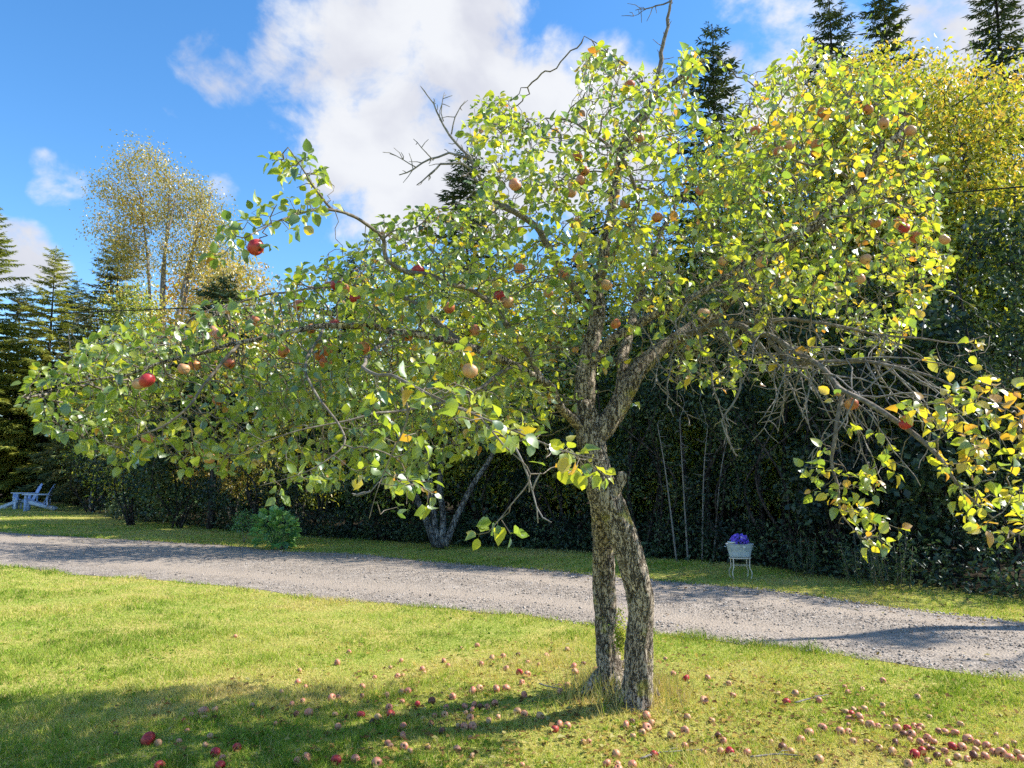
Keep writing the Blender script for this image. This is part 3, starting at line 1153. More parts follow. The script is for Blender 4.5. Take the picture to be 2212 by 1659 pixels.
# yellow-green mass between golden tree and apple crown
for (px, d, py, rx, label, tint, mat) in [
    (420, 28, 560, 2.2, 'yellow-green bushy tree right under the golden crown', .5, 'gold_leaf'),
    (275, 29.5, 600, 2.0, 'light yellow-green tree between the brownish spruce and golden stems', .62, 'ash_leaf'),
    (500, 24, 545, 2.0, 'yellow-green bushy tree right of the golden tree under the wire', .55, 'gold_leaf'),
    (330, 23, 640, 1.5, 'loose light green tree below the wire beside the bare twiggy shrub', .6, 'ash_leaf'),
    (640, 22, 640, 2.0, 'green leafy tree behind the left end of the apple crown', .55, 'ash_leaf'),
    (860, 18, 610, 1.9, 'green leafy tree behind the grey forked tree', .54, 'ash_leaf'),
    (1130, 18, 560, 2.0, 'light green leafy tree right of the hidden spruce trunk', .58, 'ash_leaf'),
    (1400, 17.5, 470, 2.0, 'leafy tree behind the thick limbs of the apple tree', .54, 'ash_leaf'),
    (1610, 16.5, 330, 1.8, 'yellow-green leafy tree below the broad spruce tip', .55, 'ash_leaf'),
    (1770, 16.0, 195, 1.9, 'yellow-green leafy tree below the tallest spruce', .58, 'ash_leaf'),
    (1690, 17.2, 255, 1.7, 'yellow-green leafy tree between the broad and the tallest spruce', .56, 'ash_leaf'),
    (1862, 16.6, 140, 1.7, 'yellow-green leafy tree right below the tallest spruce tip', .58, 'ash_leaf'),
    (2035, 16.0, 95, 1.8, 'yellow leafy tree with loose top right of the smaller spruce tip', .60, 'ash_leaf'),
    (2215, 15.2, 130, 1.8, 'yellow-green leafy tree cut by the right edge above the wire', .56, 'ash_leaf'),
    (1940, 15.5, 80, 1.9, 'tallest yellow leafy tree with narrow leaves', .60, 'ash_leaf'),
    (2120, 14.2, 110, 1.9, 'yellow-green narrow-leaved tree by the right edge of the photo', .55, 'ash_leaf'),
    (2360, 14.5, 330, 1.6, 'dark green leafy tree standing half out of frame by the wire', .46, 'ash_leaf'),
]:
    b = gbase(px, d)
    H = top_z(py, d)
    ht = H * .5
    st = [[(b[0], b[1], 0, .09), (b[0] + .1, b[1], H * .35, .07), (b[0] + rng.normal(0, .25), b[1] + .2, H * .65, .045), (b[0] + rng.normal(0, .4), b[1], H * .88, .02)],
          [(b[0] + .2, b[1] + .1, 0, .07), (b[0] + .5, b[1], H * .35, .05), (b[0] + .9, b[1] - .2, H * .7, .02)]]
    broadleaf('leafy_tree', label, 'tree', b, st,
              [((b[0], b[1], H * .80), (rx * .75, 1.3, H * .20), .3), ((b[0] + rx * .35, b[1], H * .58), (rx * .8, 1.5, H * .22), .35), ((b[0] - rx * .35, b[1] - .2, H * .48), (rx * .8, 1.5, H * .24), .35),
               ((b[0], b[1] - .5, H * .25), (rx, 1.4, H * .18), .25)],
              (M['trunk_grey'], M[mat]), int(70 * H), 40, .30, .125 if mat == 'ash_leaf' else .14, .48, tinter(tint, .16, .2, .8, px * .01, .025, H * .55), group=GBL, step=.30, rtip=.008, droop=.7)

# bare twiggy shrub on the left
b = gbase(205, 28.5)
broadleaf('bare_shrub', 'leafless shrub of pale grey twigs left of the apple crown', 'shrub', b,
          [[(b[0], b[1], 0, .05), (b[0] + .1, b[1], 2.2, .035), (b[0] - .2, b[1], 4.8, .02)]],
          [((b[0] - .1, b[1], 6.0), (2.2, 1.0, 2.0), 1)], (M['dead'], M['gold_leaf']), 260, 1, .2, .07, .5, tinter(.6, .2), leafless=.93, step=.22, rtip=.007, expo=2.6)

# dark shrubs along the edge of the woods
GSH = 'dark shrubs in the shade of the woods'
shr = [(205, 28, 2.6, 2.0, 'dark shrub in shade just right of the blue chairs'), (300, 21.5, 3.4, 1.8, 'tall dark shrub left of the bare spruce trunk'),
       (395, 20.5, 3.0, 1.3, 'dark shrub with glints of light beside the bare spruce trunk'), (560, 19.5, 3.0, 1.5, 'dark shrub between the spruce trunk and the garden plants'),
       (700, 18, 2.8, 1.5, 'very dark shrub just right of the broad-leaved plant'), (835, 17, 2.6, 1.3, 'very dark shrub left of the forked tree stems'),
       (1060, 16.3, 2.7, 1.4, 'dark shrub behind the right stem of the forked tree'), (1220, 15.4, 2.8, 1.4, 'dark green shrub left of the apple trunk'),
       (1400, 14.2, 2.9, 1.3, 'dark green shrub just right of the apple trunk'), (1545, 13.4, 2.6, 1.1, 'dark leafy shrub just left of the flower tub'),
       (1670, 12.7, 2.7, 1.1, 'dark leafy shrub just right of the flower tub'), (1800, 12.2, 3.0, 1.2, 'dark shrub behind the hanging yellow spray'),
       (1930, 11.7, 3.4, 1.2, 'tall dark shrub between the two drooping yellow sprays'), (2065, 11.3, 3.0, 1.2, 'dark maple-leaved shrub below the right drooping spray'),
       (2200, 10.6, 3.3, 1.3, 'dark shrub at the right edge beyond the drive'), (2360, 10.0, 3.0, 1.3, 'dark shrub beyond the right edge of the verge')]
for px, d, H, rx, label in shr:
    H *= 1.0 + .3 * min(1, max(0, (px - 1000) / 600))
    b = gbase(px, d)
    st = [[(b[0] + rng.normal(0, .15), b[1] + rng.normal(0, .1), 0, .03), (b[0] + rng.normal(0, .4), b[1] + rng.normal(0, .3), H * .4, .02), (b[0] + rng.normal(0, .6), b[1] + rng.normal(0, .4), H * .75, .01)] for _ in range(5)]
    lob = [((b[0], b[1], H * .30), (rx * .9, .8, H * .28), .4)]
    for k in range(6):
        hz = rng.uniform(.25, 1.0)
        lob.append(((b[0] + rng.uniform(-1, 1) * rx * (1.15 - .5 * hz), b[1] + rng.normal(-.15, .35), H * hz), (rx * rng.uniform(.22, .5), rng.uniform(.25, .5), H * rng.uniform(.08, .2)), .16))
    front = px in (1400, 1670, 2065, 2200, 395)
    big = .13 if px == 2065 else rng.choice([.06, .075, .095])
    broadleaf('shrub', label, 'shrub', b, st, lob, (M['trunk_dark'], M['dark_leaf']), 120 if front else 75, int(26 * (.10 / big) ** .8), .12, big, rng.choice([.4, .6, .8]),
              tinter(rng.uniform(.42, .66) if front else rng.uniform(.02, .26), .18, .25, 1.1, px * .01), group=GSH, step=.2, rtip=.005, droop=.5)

for px, d, H, label in [(1490, 13.2, 3.0, 'tangle of bare purplish twigs left of the flower tub'), (1880, 11.9, 2.8, 'tangle of bare twigs between the two drooping sprays')]:
    b = gbase(px, d)
    broadleaf('bare_thicket', label, 'shrub', b, [[(b[0] + q_, b[1], 0, .018), (b[0] + q_ * 1.5, b[1], H * .5, .012), (b[0] + q_ * 2, b[1] - .1, H * .8, .007)] for q_ in (-.3, -.1, .15, .35)],
              [((b[0], b[1] - .1, H * .65), (.8, .35, H * .38), 1)], (M['dead'], M['dark_leaf']), 200, 1, .1, .06, .5, tinter(.6, .2), leafless=.9, step=.13, rtip=.004, expo=2.8)

# small understorey trees just behind the shrubs
for px, d, H, tnt, label in [(1330, 15.0, 4.9, .50, 'small dark tree behind the shrubs right of the apple trunk'), (1500, 14.2, 5.0, .45, 'small dark tree behind the shrubs left of the flower tub'),
                        (1660, 13.6, 5.3, .50, 'small dark tree behind the shrubs right of the flower tub'), (1830, 13.1, 5.4, .42, 'small dark tree behind the hanging yellow spray'),
                        (2000, 12.6, 5.8, .46, 'small dark green tree between the drooping sprays'), (2150, 12.0, 6.1, .52, 'dense dark green tree below the yellow trees at the right edge'),
                        (2330, 11.4, 6.2, .45, 'dense dark green tree just out of frame at right')]:
    b = gbase(px, d)
    st = [[(b[0] + q_, b[1], 0, .05), (b[0] + q_ * 1.6, b[1], H * .4, .035), (b[0] + q_ * 3, b[1], H * .8, .012)] for q_ in (-.15, .18)]
    lob = []
    for k in range(7):
        hz = rng.uniform(.3, .95)
        lob.append(((b[0] + rng.uniform(-.9, .9), b[1] + rng.normal(0, .35), H * hz), (rng.uniform(.4, .8), rng.uniform(.4, .7), H * rng.uniform(.08, .16)), .16))
    broadleaf('small_tree', label, 'tree', b, st, lob, (M['trunk_dark'], M['dark_leaf']), 260, 24, .16, rng.uniform(.09, .12), .6, tinter(tnt - .06, .18, .28, 1.0, px * .013), group='small dark trees behind the shrubs', step=.22, rtip=.006, droop=.5)

# the mass of the wood further in
pts = []
for _ in range(6200):
    px = rng.uniform(-700, 2900)
    d0 = float(np.interp(px, [-700, 0, 600, 1100, 1600, 2212, 2900], [46, 40, 30, 25, 22, 18, 16]))
    d = d0 + rng.uniform(0, 4)
    hmax = float(np.interp(px, [-700, 0, 250, 520, 760, 1000, 1400, 1800, 2212, 2900], [11, 8.5, 8, 7.5, 6.2, 6.5, 8.5, 8.8, 8.5, 8]))
    x_ = (px - CX) / FPX * d
    pts.append((x_, d, rng.uniform(0.1, hmax) * (.85 + .15 * math.sin(x_ * 1.3))))
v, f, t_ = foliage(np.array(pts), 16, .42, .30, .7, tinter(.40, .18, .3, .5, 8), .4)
tag(mobj('woods', v, f, M['shade_dark_leaf'], smooth=False, attrs={'tint': t_}, kind='stuff'), 'dense dark woodland massed behind the trees', 'woods')
# low undergrowth along the edge
xx = rng.uniform(-14, 11, 2600)
yy = wood_edge(xx) + np.abs(rng.normal(0, .7, len(xx))) + .1
hh = rng.random(len(xx)) ** 1.6 * .6
keep = np.hypot(xx, yy) < 40
c = np.stack((xx, yy, hh + .04), -1)[keep]
v, f, t_ = foliage(c, 9, .10, .085, .5, tinter(.4, .22, .2, 1.5, 3), .2)
tag(mobj('undergrowth', v, f, M['dark_leaf'], smooth=False, attrs={'tint': t_}, kind='stuff'), 'low weedy undergrowth along the edge of the woods', 'undergrowth')

# upright weeds with narrow leaves
for px, py, hgt, lab in [(1850, 1270, .62, 'upright narrow-leaved weed clump under the hanging yellow spray'), (1905, 1278, .78, 'pale upright weed clump right of the hanging yellow spray'),
                         (1945, 1284, .70, 'upright weed clump nearest the right drooping spray'), (1745, 1252, .60, 'bluish upright weed clump right of the flower tub')]:
    g = G(px, py - 8)
    root = empty('weed_clump', (g[0], g[1], 0), lab, 'weed', 'upright weeds at the edge of the woods')
    mb = MB()
    ps = []
    for k in range(7):
        a = rng.normal(0, .09, 2)
        top = np.array((g[0] + a[0] * 1.8, g[1] + a[1], hgt * rng.uniform(.7, 1.1)))
        s0 = np.array((g[0] + a[0], g[1] + a[1], 0))
        mb.tube([s0, (s0 + top) / 2 + rng.normal(0, .01, 3), top], [.004, .003, .002], 4)
        for s in np.linspace(.15, 1, 16):
            ps.append(s0 + (top - s0) * s)
    mb.build('stems', M['twig'], root, smooth=True)
    v, f, t_ = foliage(np.array(ps), 2, .015, .085, .22, tinter(.6, .15), .3)
    mobj('leaves', v, f, M['dark_leaf'], root, smooth=False, attrs={'tint': t_})

# off to the right: the slim tree whose shadow crosses the drive
b = np.array((10.2, 8.35, 0))
broadleaf('slim_tree', 'slim tree beside the drive beyond the right edge', 'tree', b, [[(b[0], b[1], 0, .20), (b[0] + .05, b[1], 3, .17), (b[0], b[1] + .05, 5.4, .13), (b[0] - .1, b[1], 7.5, .03)],
          [(b[0], b[1], 3.9, .06), (b[0], b[1] - .6, 5.0, .04), (b[0], b[1] - 1.05, 5.7, .02)]],
          [((b[0], b[1] - .42, 6.2), (.3, .16, .36), .5), ((b[0], b[1] - 1.08, 5.72), (.2, .16, .28), .35), ((b[0], b[1] + .2, 4.6), (.3, .3, .3), .3)], (M['trunk_grey'], M['ash_leaf']), 70, 26, .10, .10, .5, tinter(.5, .15), step=.15, rtip=.008)

# ------------------------------------------------------------------ forked apple tree across the drive
g = G(950, 1186)
d2 = g[1]
b = np.array((g[0], g[1], 0))
st = []
for path in ([(940, 1180), (915, 1110), (870, 1010), (838, 945), (805, 860), (780, 770)], [(952, 1184), (958, 1120), (950, 1040), (965, 950), (985, 840), (1000, 720)],
             [(962, 1180), (985, 1120), (1020, 1050), (1062, 985), (1110, 880), (1150, 780)], [(945, 1182), (935, 1100), (925, 1000), (915, 900), (905, 780)]):
    rr = [.075, .065, .058, .05, .04, .025]
    st.append([(*P(px, py, d2 + (.25 * k if path[0][0] != 945 else .4 * k) * .5), rr[k]) for k, (px, py) in enumerate(path)])
lob = []
for px, py, dd, rx, rz, w in [(760, 760, -.6, 1.5, 1.2, .22), (900, 640, .2, 1.5, 1.1, .2), (1060, 700, 0, 1.5, 1.2, .22), (1190, 790, .3, 1.3, 1.0, .16), (640, 830, 0, 1.2, .8, .14), (870, 860, -.8, 1.3, .6, .14),
                              (520, 760, .6, 1.3, 1.0, .15), (1080, 880, -.7, 1.1, .45, .08)]:
    q = P(px, py, d2 + dd)
    lob.append((q, (rx, 1.2, rz), w))
broadleaf('old_fruit_tree', 'grey tree forking low into four stems across the drive', 'tree', b, st, lob, (M['trunk_grey'], M['apple_leaf']),
          1150, 20, .19, .09, .66, tinter(.56, .17, .16, .9, 5, .06, 3.6), step=.2, rtip=.006, droop=.5, group=None)

# ------------------------------------------------------------------ the apple tree
TB = np.array((TREE[0], TREE[1], float(gz(*TREE))))
apple_tree = empty('apple_tree', tuple(TB), 'gnarled apple tree with twin trunks and apples beside the gravel drive', 'tree')


def trace(pts):
    return [(*P(px, py, d), r) for px, py, d, r in pts]


def gnarl(sp, sides, amp, seed):
    n = len(sp)
    a = np.arange(sides) * 2 * np.pi / sides
    j = np.empty((n, sides))
    cum = np.concatenate(([0], np.cumsum(np.linalg.norm(np.diff(sp[:, :3], axis=0), axis=1))))
    for i in range(n):
        for k in range(sides):
            q = Vector((math.cos(a[k]) * 1.4 + seed, math.sin(a[k]) * 1.4, cum[i] * 3.2))
            q2 = Vector((math.cos(a[k]) * 5 + seed, math.sin(a[k]) * 5, cum[i] * 9))
            q3 = Vector((math.cos(a[k]) * 11 + seed, math.sin(a[k]) * 11, cum[i] * 24))
            j[i, k] = 1 + amp * (mnoise.noise(q) * 1.4 + mnoise.noise(q2) * .7 + mnoise.noise(q3) * .6)
    return j


tmb = MB()
stemA = trace([(1374, 1530, 5.10, .118), (1376, 1490, 5.10, .098), (1380, 1400, 5.06, .086), (1384, 1300, 5.00, .085), (1366, 1215, 4.94, .086), (1335, 1130, 4.90, .090),
               (1302, 1062, 4.88, .100), (1283, 1000, 4.88, .100), (1274, 950, 4.90, .088), (1266, 905, 4.92, .078), (1261, 868, 4.93, .07)])
stemB = trace([(1322, 1515, 5.30, .105), (1320, 1480, 5.32, .086), (1313, 1390, 5.38, .080), (1306, 1290, 5.40, .080), (1304, 1200, 5.30, .078), (1302, 1130, 5.14, .076), (1298, 1060, 4.98, .072), (1290, 1000, 4.92, .06)])
for s_, sd_ in ((stemA, 1.0), (stemB, 7.3)):
    sp = spline(s_, .022)
    tmb.tube(sp[:, :3], sp[:, 3], 44, jitter=gnarl(sp, 44, .16, sd_))
for k in range(6):                               # root flare
    a = k * 1.05 + .3
    q0 = np.array((TB[0] + .12 * math.cos(a), TB[1] + .08 * math.sin(a), TB[2] + .12))
    q1 = np.array((TB[0] + .34 * math.cos(a), TB[1] + .28 * math.sin(a), TB[2] - .07))
    tmb.tube([q0, q0 * .45 + q1 * .55 + np.array((0, 0, .01)), q1], [.06, .045, .015], 8)
stub = spline(trace([(1312, 1070, 4.86, .055), (1336, 1048, 4.84, .040), (1346, 1022, 4.83, .030)]), .02)
tmb.tube(stub[:, :3], stub[:, 3], 14, jitter=gnarl(stub, 14, .2, 3))
trunk = tmb.build('trunk', M['bark'], apple_tree, smooth=True)
# moss cushion between the stems
mv = []
for k in range(420):
    t = rng.random()
    q = P(1340 + rng.normal(0, 5), 1392 - 75 * t * rng.random() + 12 * rng.normal(), 5.25)
    mv.append(q)
v, f, t_ = foliage(np.array(mv), 1, .012, .022, .7, lambda p: .55 + rng.normal(0, .15, len(p)), -.3)
mobj('moss', v, f, M['grass'], apple_tree, smooth=False, attrs={'tint': t_}, kind='stuff')

# limbs: (name, points)
limbs = [
    [(1261, 868, 4.93, .070), (1264, 808, 4.94, .062), (1276, 747, 4.97, .056), (1288, 686, 5.0, .050), (1290, 625, 5.05, .046), (1305, 540, 5.08, .04), (1330, 400, 5.05, .032), (1352, 305, 5.0, .028), (1415, 215, 4.9, .022), (1480, 160, 4.85, .014), (1542, 118, 4.8, .006)],
    [(1264, 812, 4.94, .050), (1319, 735, 4.85, .045), (1364, 710, 4.8, .04), (1410, 683, 4.7, .034), (1500, 640, 4.55, .028), (1620, 560, 4.4, .022), (1720, 500, 4.3, .015), (1800, 470, 4.25, .008)],
    [(1276, 950, 4.9, .078), (1337, 878, 4.92, .066), (1364, 817, 4.95, .060), (1410, 768, 5.0, .054), (1455, 732, 5.05, .048), (1540, 680, 5.05, .042), (1640, 590, 4.95, .036), (1751, 493, 4.85, .030), (1848, 407, 4.75, .025), (1888, 333, 4.7, .020), (1932, 293, 4.7, .015), (1968, 247, 4.7, .007)],
    [(1340, 856, 4.93, .045), (1349, 793, 5.05, .040), (1352, 740, 5.2, .034), (1380, 640, 5.45, .026), (1430, 500, 5.6, .018), (1500, 380, 5.6, .010)],
    [(1848, 407, 4.75, .018), (1800, 365, 4.65, .015), (1708, 343, 4.6, .008)],
    [(1455, 732, 5.05, .040), (1560, 700, 4.7, .036), (1660, 730, 4.35, .032), (1768, 786, 4.0, .028), (1821, 843, 3.75, .026), (1874, 870, 3.6, .024), (1941, 913, 3.45, .022), (2008, 953, 3.35, .019), (2048, 1019, 3.25, .015), (2110, 1090, 3.15, .009), (2180, 1150, 3.1, .005)],
    [(1821, 843, 3.75, .017), (1808, 920, 3.7, .015), (1801, 970, 3.68, .012), (1805, 1053, 3.65, .009), (1812, 1106, 3.65, .006), (1850, 1150, 3.62, .003)],
    [(1660, 730, 4.35, .020), (1708, 785, 4.2, .017), (1800, 778, 4.0, .014), (1888, 782, 3.85, .012), (1955, 799, 3.7, .010), (2022, 819, 3.55, .008), (2109, 852, 3.4, .006), (2209, 886, 3.3, .004)],
    [(1560, 700, 4.7, .020), (1700, 690, 4.45, .016), (1800, 700, 4.3, .013), (1892, 722, 4.15, .010), (1992, 734, 4.0, .007), (2092, 737, 3.9, .005), (2160, 708, 3.85, .003)],
    [(1258, 925, 4.9, .060), (1221, 890, 4.75, .052), (1190, 840, 4.6, .047), (1110, 790, 4.4, .043), (1000, 745, 4.25, .038), (850, 715, 4.1, .033), (700, 705, 4.0, .028), (520, 740, 3.9, .021), (330, 790, 3.8, .014), (170, 830, 3.75, .008), (50, 858, 3.7, .004)],
    [(1190, 840, 4.6, .040), (1120, 740, 4.4, .035), (1040, 640, 4.25, .031), (930, 600, 4.0, .027), (835, 560, 3.85, .024), (830, 520, 3.8, .021), (790, 480, 3.7, .017), (720, 455, 3.5, .014), (640, 465, 3.35, .011), (560, 500, 3.2, .008), (500, 530, 3.1, .004)],
    [(720, 455, 3.5, .010), (690, 420, 3.45, .008), (660, 375, 3.4, .006), (622, 318, 3.38, .003)],
    [(1288, 686, 5.0, .036), (1220, 590, 4.8, .032), (1160, 490, 4.65, .027), (1080, 440, 4.55, .022), (1055, 415, 4.5, .016)],
    [(1290, 625, 5.05, .030), (1340, 520, 4.7, .025), (1380, 430, 4.5, .019), (1330, 330, 4.4, .013), (1230, 260, 4.35, .008), (1150, 255, 4.3, .004)],
    [(1415, 215, 4.9, .014), (1370, 160, 4.85, .010), (1310, 105, 4.8, .006), (1262, 78, 4.8, .003)],
    [(850, 715, 4.1, .022), (800, 770, 3.6, .019), (790, 800, 3.1, .016), (860, 815, 2.75, .013), (950, 865, 2.55, .010), (1040, 905, 2.45, .008), (1130, 940, 2.38, .006), (1260, 985, 2.3, .004), (1335, 1012, 2.27, .003)],
    [(1040, 905, 2.45, .007), (1090, 965, 2.40, .006), (1142, 1028, 2.38, .005), (1100, 1090, 2.36, .004), (1055, 1150, 2.34, .003)],
    [(860, 815, 2.75, .010), (880, 900, 2.75, .008), (850, 980, 2.78, .006), (820, 1050, 2.8, .004), (788, 1150, 2.8, .002)],
    [(700, 705, 4.0, .018), (660, 800, 3.6, .015), (720, 900, 3.3, .011), (740, 960, 3.15, .008), (680, 1010, 3.1, .005), (560, 1050, 3.1, .003)],
    [(1110, 790, 4.4, .024), (1010, 850, 4.0, .019), (900, 880, 3.7, .015), (780, 900, 3.5, .011), (640, 930, 3.4, .007), (520, 980, 3.35, .004)],
    [(520, 740, 3.9, .014), (450, 820, 3.7, .011), (380, 900, 3.55, .008), (260, 960, 3.5, .004)],
    [(1000, 745, 4.25, .02), (880, 650, 4.5, .017), (740, 620, 4.6, .013), (580, 640, 4.7, .009), (450, 670, 4.75, .005)],
]
dead = [
    [(1055, 415, 4.5, .014), (1030, 375, 4.48, .012), (1015, 340, 4.46, .010), (985, 310, 4.45, .009), (960, 270, 4.44, .007), (935, 225, 4.43, .005), (910, 188, 4.42, .003)],
    [(1015, 342, 4.46, .008), (970, 332, 4.44, .007), (930, 345, 4.42, .006), (895, 365, 4.40, .005), (862, 378, 4.4, .003)],
    [(1035, 380, 4.48, .009), (1000, 355, 4.42, .008), (955, 355, 4.40, .007), (930, 375, 4.38, .005), (900, 400, 4.37, .003)],
    [(975, 290, 4.45, .005), (985, 250, 4.45, .004), (1005, 218, 4.45, .002)],
    [(958, 262, 4.44, .004), (955, 225, 4.44, .003), (960, 200, 4.44, .002)],
    [(900, 362, 4.4, .004), (870, 345, 4.4, .003), (842, 332, 4.4, .002)],
    [(935, 345, 4.42, .004), (910, 320, 4.42, .003), (893, 300, 4.42, .002)],
    [(1350, 330, 4.96, .024), (1410, 222, 4.9, .021), (1422, 160, 4.88, .018), (1432, 100, 4.87, .015), (1444, 40, 4.86, .012), (1452, -20, 4.86, .007), (1448, -60, 4.86, .004)],
    [(1450, 2, 4.86, .006), (1420, 12, 4.85, .005), (1395, 20, 4.84, .004), (1372, 22, 4.84, .002)],
    [(1395, 20, 4.84, .003), (1380, 30, 4.84, .002), (1366, 34, 4.84, .0015)],
    [(1560, 700, 4.6, .010), (1590, 770, 4.4, .008), (1600, 840, 4.3, .007), (1560, 910, 4.25, .005), (1590, 985, 4.2, .003)],
    [(1620, 720, 4.45, .008), (1680, 790, 4.3, .006), (1720, 860, 4.2, .005), (1745, 915, 4.15, .003)],
    [(1500, 700, 4.8, .008), (1530, 790, 4.6, .006), (1555, 880, 4.5, .005), (1575, 960, 4.45, .003)],
    [(1700, 760, 4.2, .007), (1760, 840, 4.05, .005), (1795, 905, 4.0, .003)],
    [(1460, 735, 4.95, .007), (1440, 850, 4.7, .005), (1455, 900, 4.6, .003)],
    [(1110, 960, 2.4, .004), (1150, 1060, 2.38, .003), (1162, 1130, 2.36, .002)],
    [(835, 1030, 2.8, .003), (800, 1060, 2.8, .002), (770, 1072, 2.8, .0015)],
]
limb_nodes, limb_par, limb_fix = [], [], []
for li, pts in enumerate(limbs):
    sp = spline(trace(pts), .06)
    if li not in (0, 2, 3):
        sp[:, 3] *= .5 if li in (10, 15, 16, 17, 18, 19) else .55 if li in (5, 9) else .75
    sp[1:-1, :3] += rng.normal(0, .006, (len(sp) - 2, 3))
    big = sp[:, 3].max()
    sides = 22 if big > .04 else 12 if big > .015 else 7
    # parent this limb's first node to the closest limb node so far
    start = -1
    if limb_nodes:
        dd = np.linalg.norm(np.array(limb_nodes) - sp[0, :3], axis=1)
        start = int(dd.argmin())
    for k, q in enumerate(sp):
        limb_nodes.append(q[:3])
        limb_fix.append(q[3])
        limb_par.append(start if k == 0 else len(limb_nodes) - 2)
    mb = MB()
    sp2 = spline(np.column_stack((sp[::2, :3], sp[::2, 3])) if len(sp) > 8 else sp, .03)
    mb.tube(sp2[:, :3], sp2[:, 3], sides, jitter=gnarl(sp2, sides, .16, li * 3.1) if big > .015 else None)
    mb.build('limb', M['bark'] if big > .03 else M['twig'], apple_tree, smooth=True)
dead_mb = MB()
for li, pts in enumerate(dead):
    sp = spline(trace(pts), .05)
    sp[1:-1, :3] += rng.normal(0, .005, (len(sp) - 2, 3))
    mb = MB()
    mb.tube(sp[:, :3], sp[:, 3], 6)
    for k in range(2, len(sp) - 1):              # short bare spurs
        for _ in range(1 if rng.random() < .7 else 2):
            dv = unit(rng.normal(0, 1, 3) + unit(sp[k, :3] - sp[k - 1, :3]) * .8)
            ln = rng.uniform(.02, .11)
            mb.tube([sp[k, :3], sp[k, :3] + dv * ln * .5 + rng.normal(0, .006, 3), sp[k, :3] + dv * ln], [.0032, .0026, .0018], 4, cap=False)
    mb.build('dead_branch', M['twig'] if li in (7, 8, 9) else M['dead'], apple_tree, smooth=True)

hang_mb = MB()
LN = np.array(limb_nodes)
lpx, lpy = project(LN)
src_ = np.where((lpx > 1380) & (lpx < 1960) & (lpy > 560) & (lpy < 860))[0]
for k in range(95):
    i0 = rng.choice(src_)
    p0 = LN[i0]
    dv = unit(np.array((rng.normal(.35, .6), rng.normal(-.1, .6), rng.normal(-.55, .45))))
    ln = rng.uniform(.18, .62)
    q = [p0]
    m_ = int(ln / .05) + 2
    for _ in range(m_):
        dv = unit(dv + rng.normal(0, .16, 3) + np.array((0, 0, -.05)))
        q.append(q[-1] + dv * .05)
    q = np.array(q)
    hang_mb.tube(q, np.linspace(.0052, .002, len(q)), 5, cap=False)
    for j_ in range(2, len(q) - 1):
        if rng.random() < .6:
            sv2 = unit(dv + rng.normal(0, .8, 3))
            l2_ = rng.uniform(.03, .16)
            hang_mb.tube([q[j_], q[j_] + sv2 * l2_ * .5 + rng.normal(0, .008, 3), q[j_] + sv2 * l2_], [.003, .0024, .0016], 4, cap=False)
hang_mb.build('bare_twigs', M['dead'], apple_tree, smooth=True, kind='stuff')

# apples on the tree (survey pixel, distance)
hang = [(553, 535, 3.15, 1), (1112, 399, 4.0, 1), (318, 821, 3.5, 1), (301, 829, 3.7, 0), (397, 797, 3.75, 0), (420, 789, 3.9, 0), (473, 723, 3.9, 1), (462, 716, 4.0, 1), (553, 693, 4.2, 0), (672, 710, 4.2, 0), (722, 700, 4.1, 1),
        (613, 760, 4.1, 0), (708, 756, 4.1, 0), (690, 768, 4.3, 1), (703, 784, 4.2, 0), (495, 786, 4.2, 0), (472, 865, 4.2, 0), (320, 946, 3.9, 1), (452, 990, 3.9, 0), (645, 660, 4.4, 1), (725, 616, 4.4, 1),
        (903, 585, 4.0, 1), (742, 623, 4.3, 0), (766, 645, 4.3, 1), (880, 725, 4.2, 0), (785, 752, 4.1, 0), (1078, 638, 4.3, 1), (1097, 653, 4.3, 0), (970, 665, 4.3, 0), (1025, 713, 4.4, 1), (1122, 580, 4.4, 0),
        (1015, 801, 3.0, 0), (1185, 633, 4.6, 0), (1215, 588, 4.6, 1), (1250, 558, 4.2, 0), (1262, 370, 4.6, 1), (1254, 390, 4.5, 1), (1245, 483, 4.3, 1), (1234, 417, 4.5, 0), (1247, 337, 4.6, 0), (1380, 298, 4.6, 0), (1360, 183, 4.7, 0),
        (1485, 163, 4.6, 0), (1683, 328, 4.3, 0), (1705, 313, 4.3, 0), (1764, 314, 4.3, 0), (1763, 330, 4.35, 0), (1777, 243, 4.5, 0), (1825, 250, 4.4, 0), (1875, 237, 4.4, 0), (1908, 267, 4.4, 0), (1967, 283, 4.4, 0), (1632, 282, 4.5, 0),
        (1892, 482, 4.3, 0), (1942, 480, 4.2, 0), (1952, 493, 4.2, 1), (2040, 518, 4.1, 0), (1978, 513, 4.3, 0), (1562, 565, 4.4, 0), (1645, 566, 3.9, 0), (1870, 560, 4.2, 0), (1520, 676, 4.1, 0), (1857, 603, 4.3, 0), (1840, 873, 3.7, 1),
        (1957, 916, 3.4, 1), (1515, 410, 4.5, 1), (1310, 616, 4.3, 0), (1350, 440, 4.5, 0), (1420, 470, 4.3, 0), (1330, 700, 4.6, 0)]
apple_pts = np.array([P(px, py, d) for px, py, d, _ in hang])

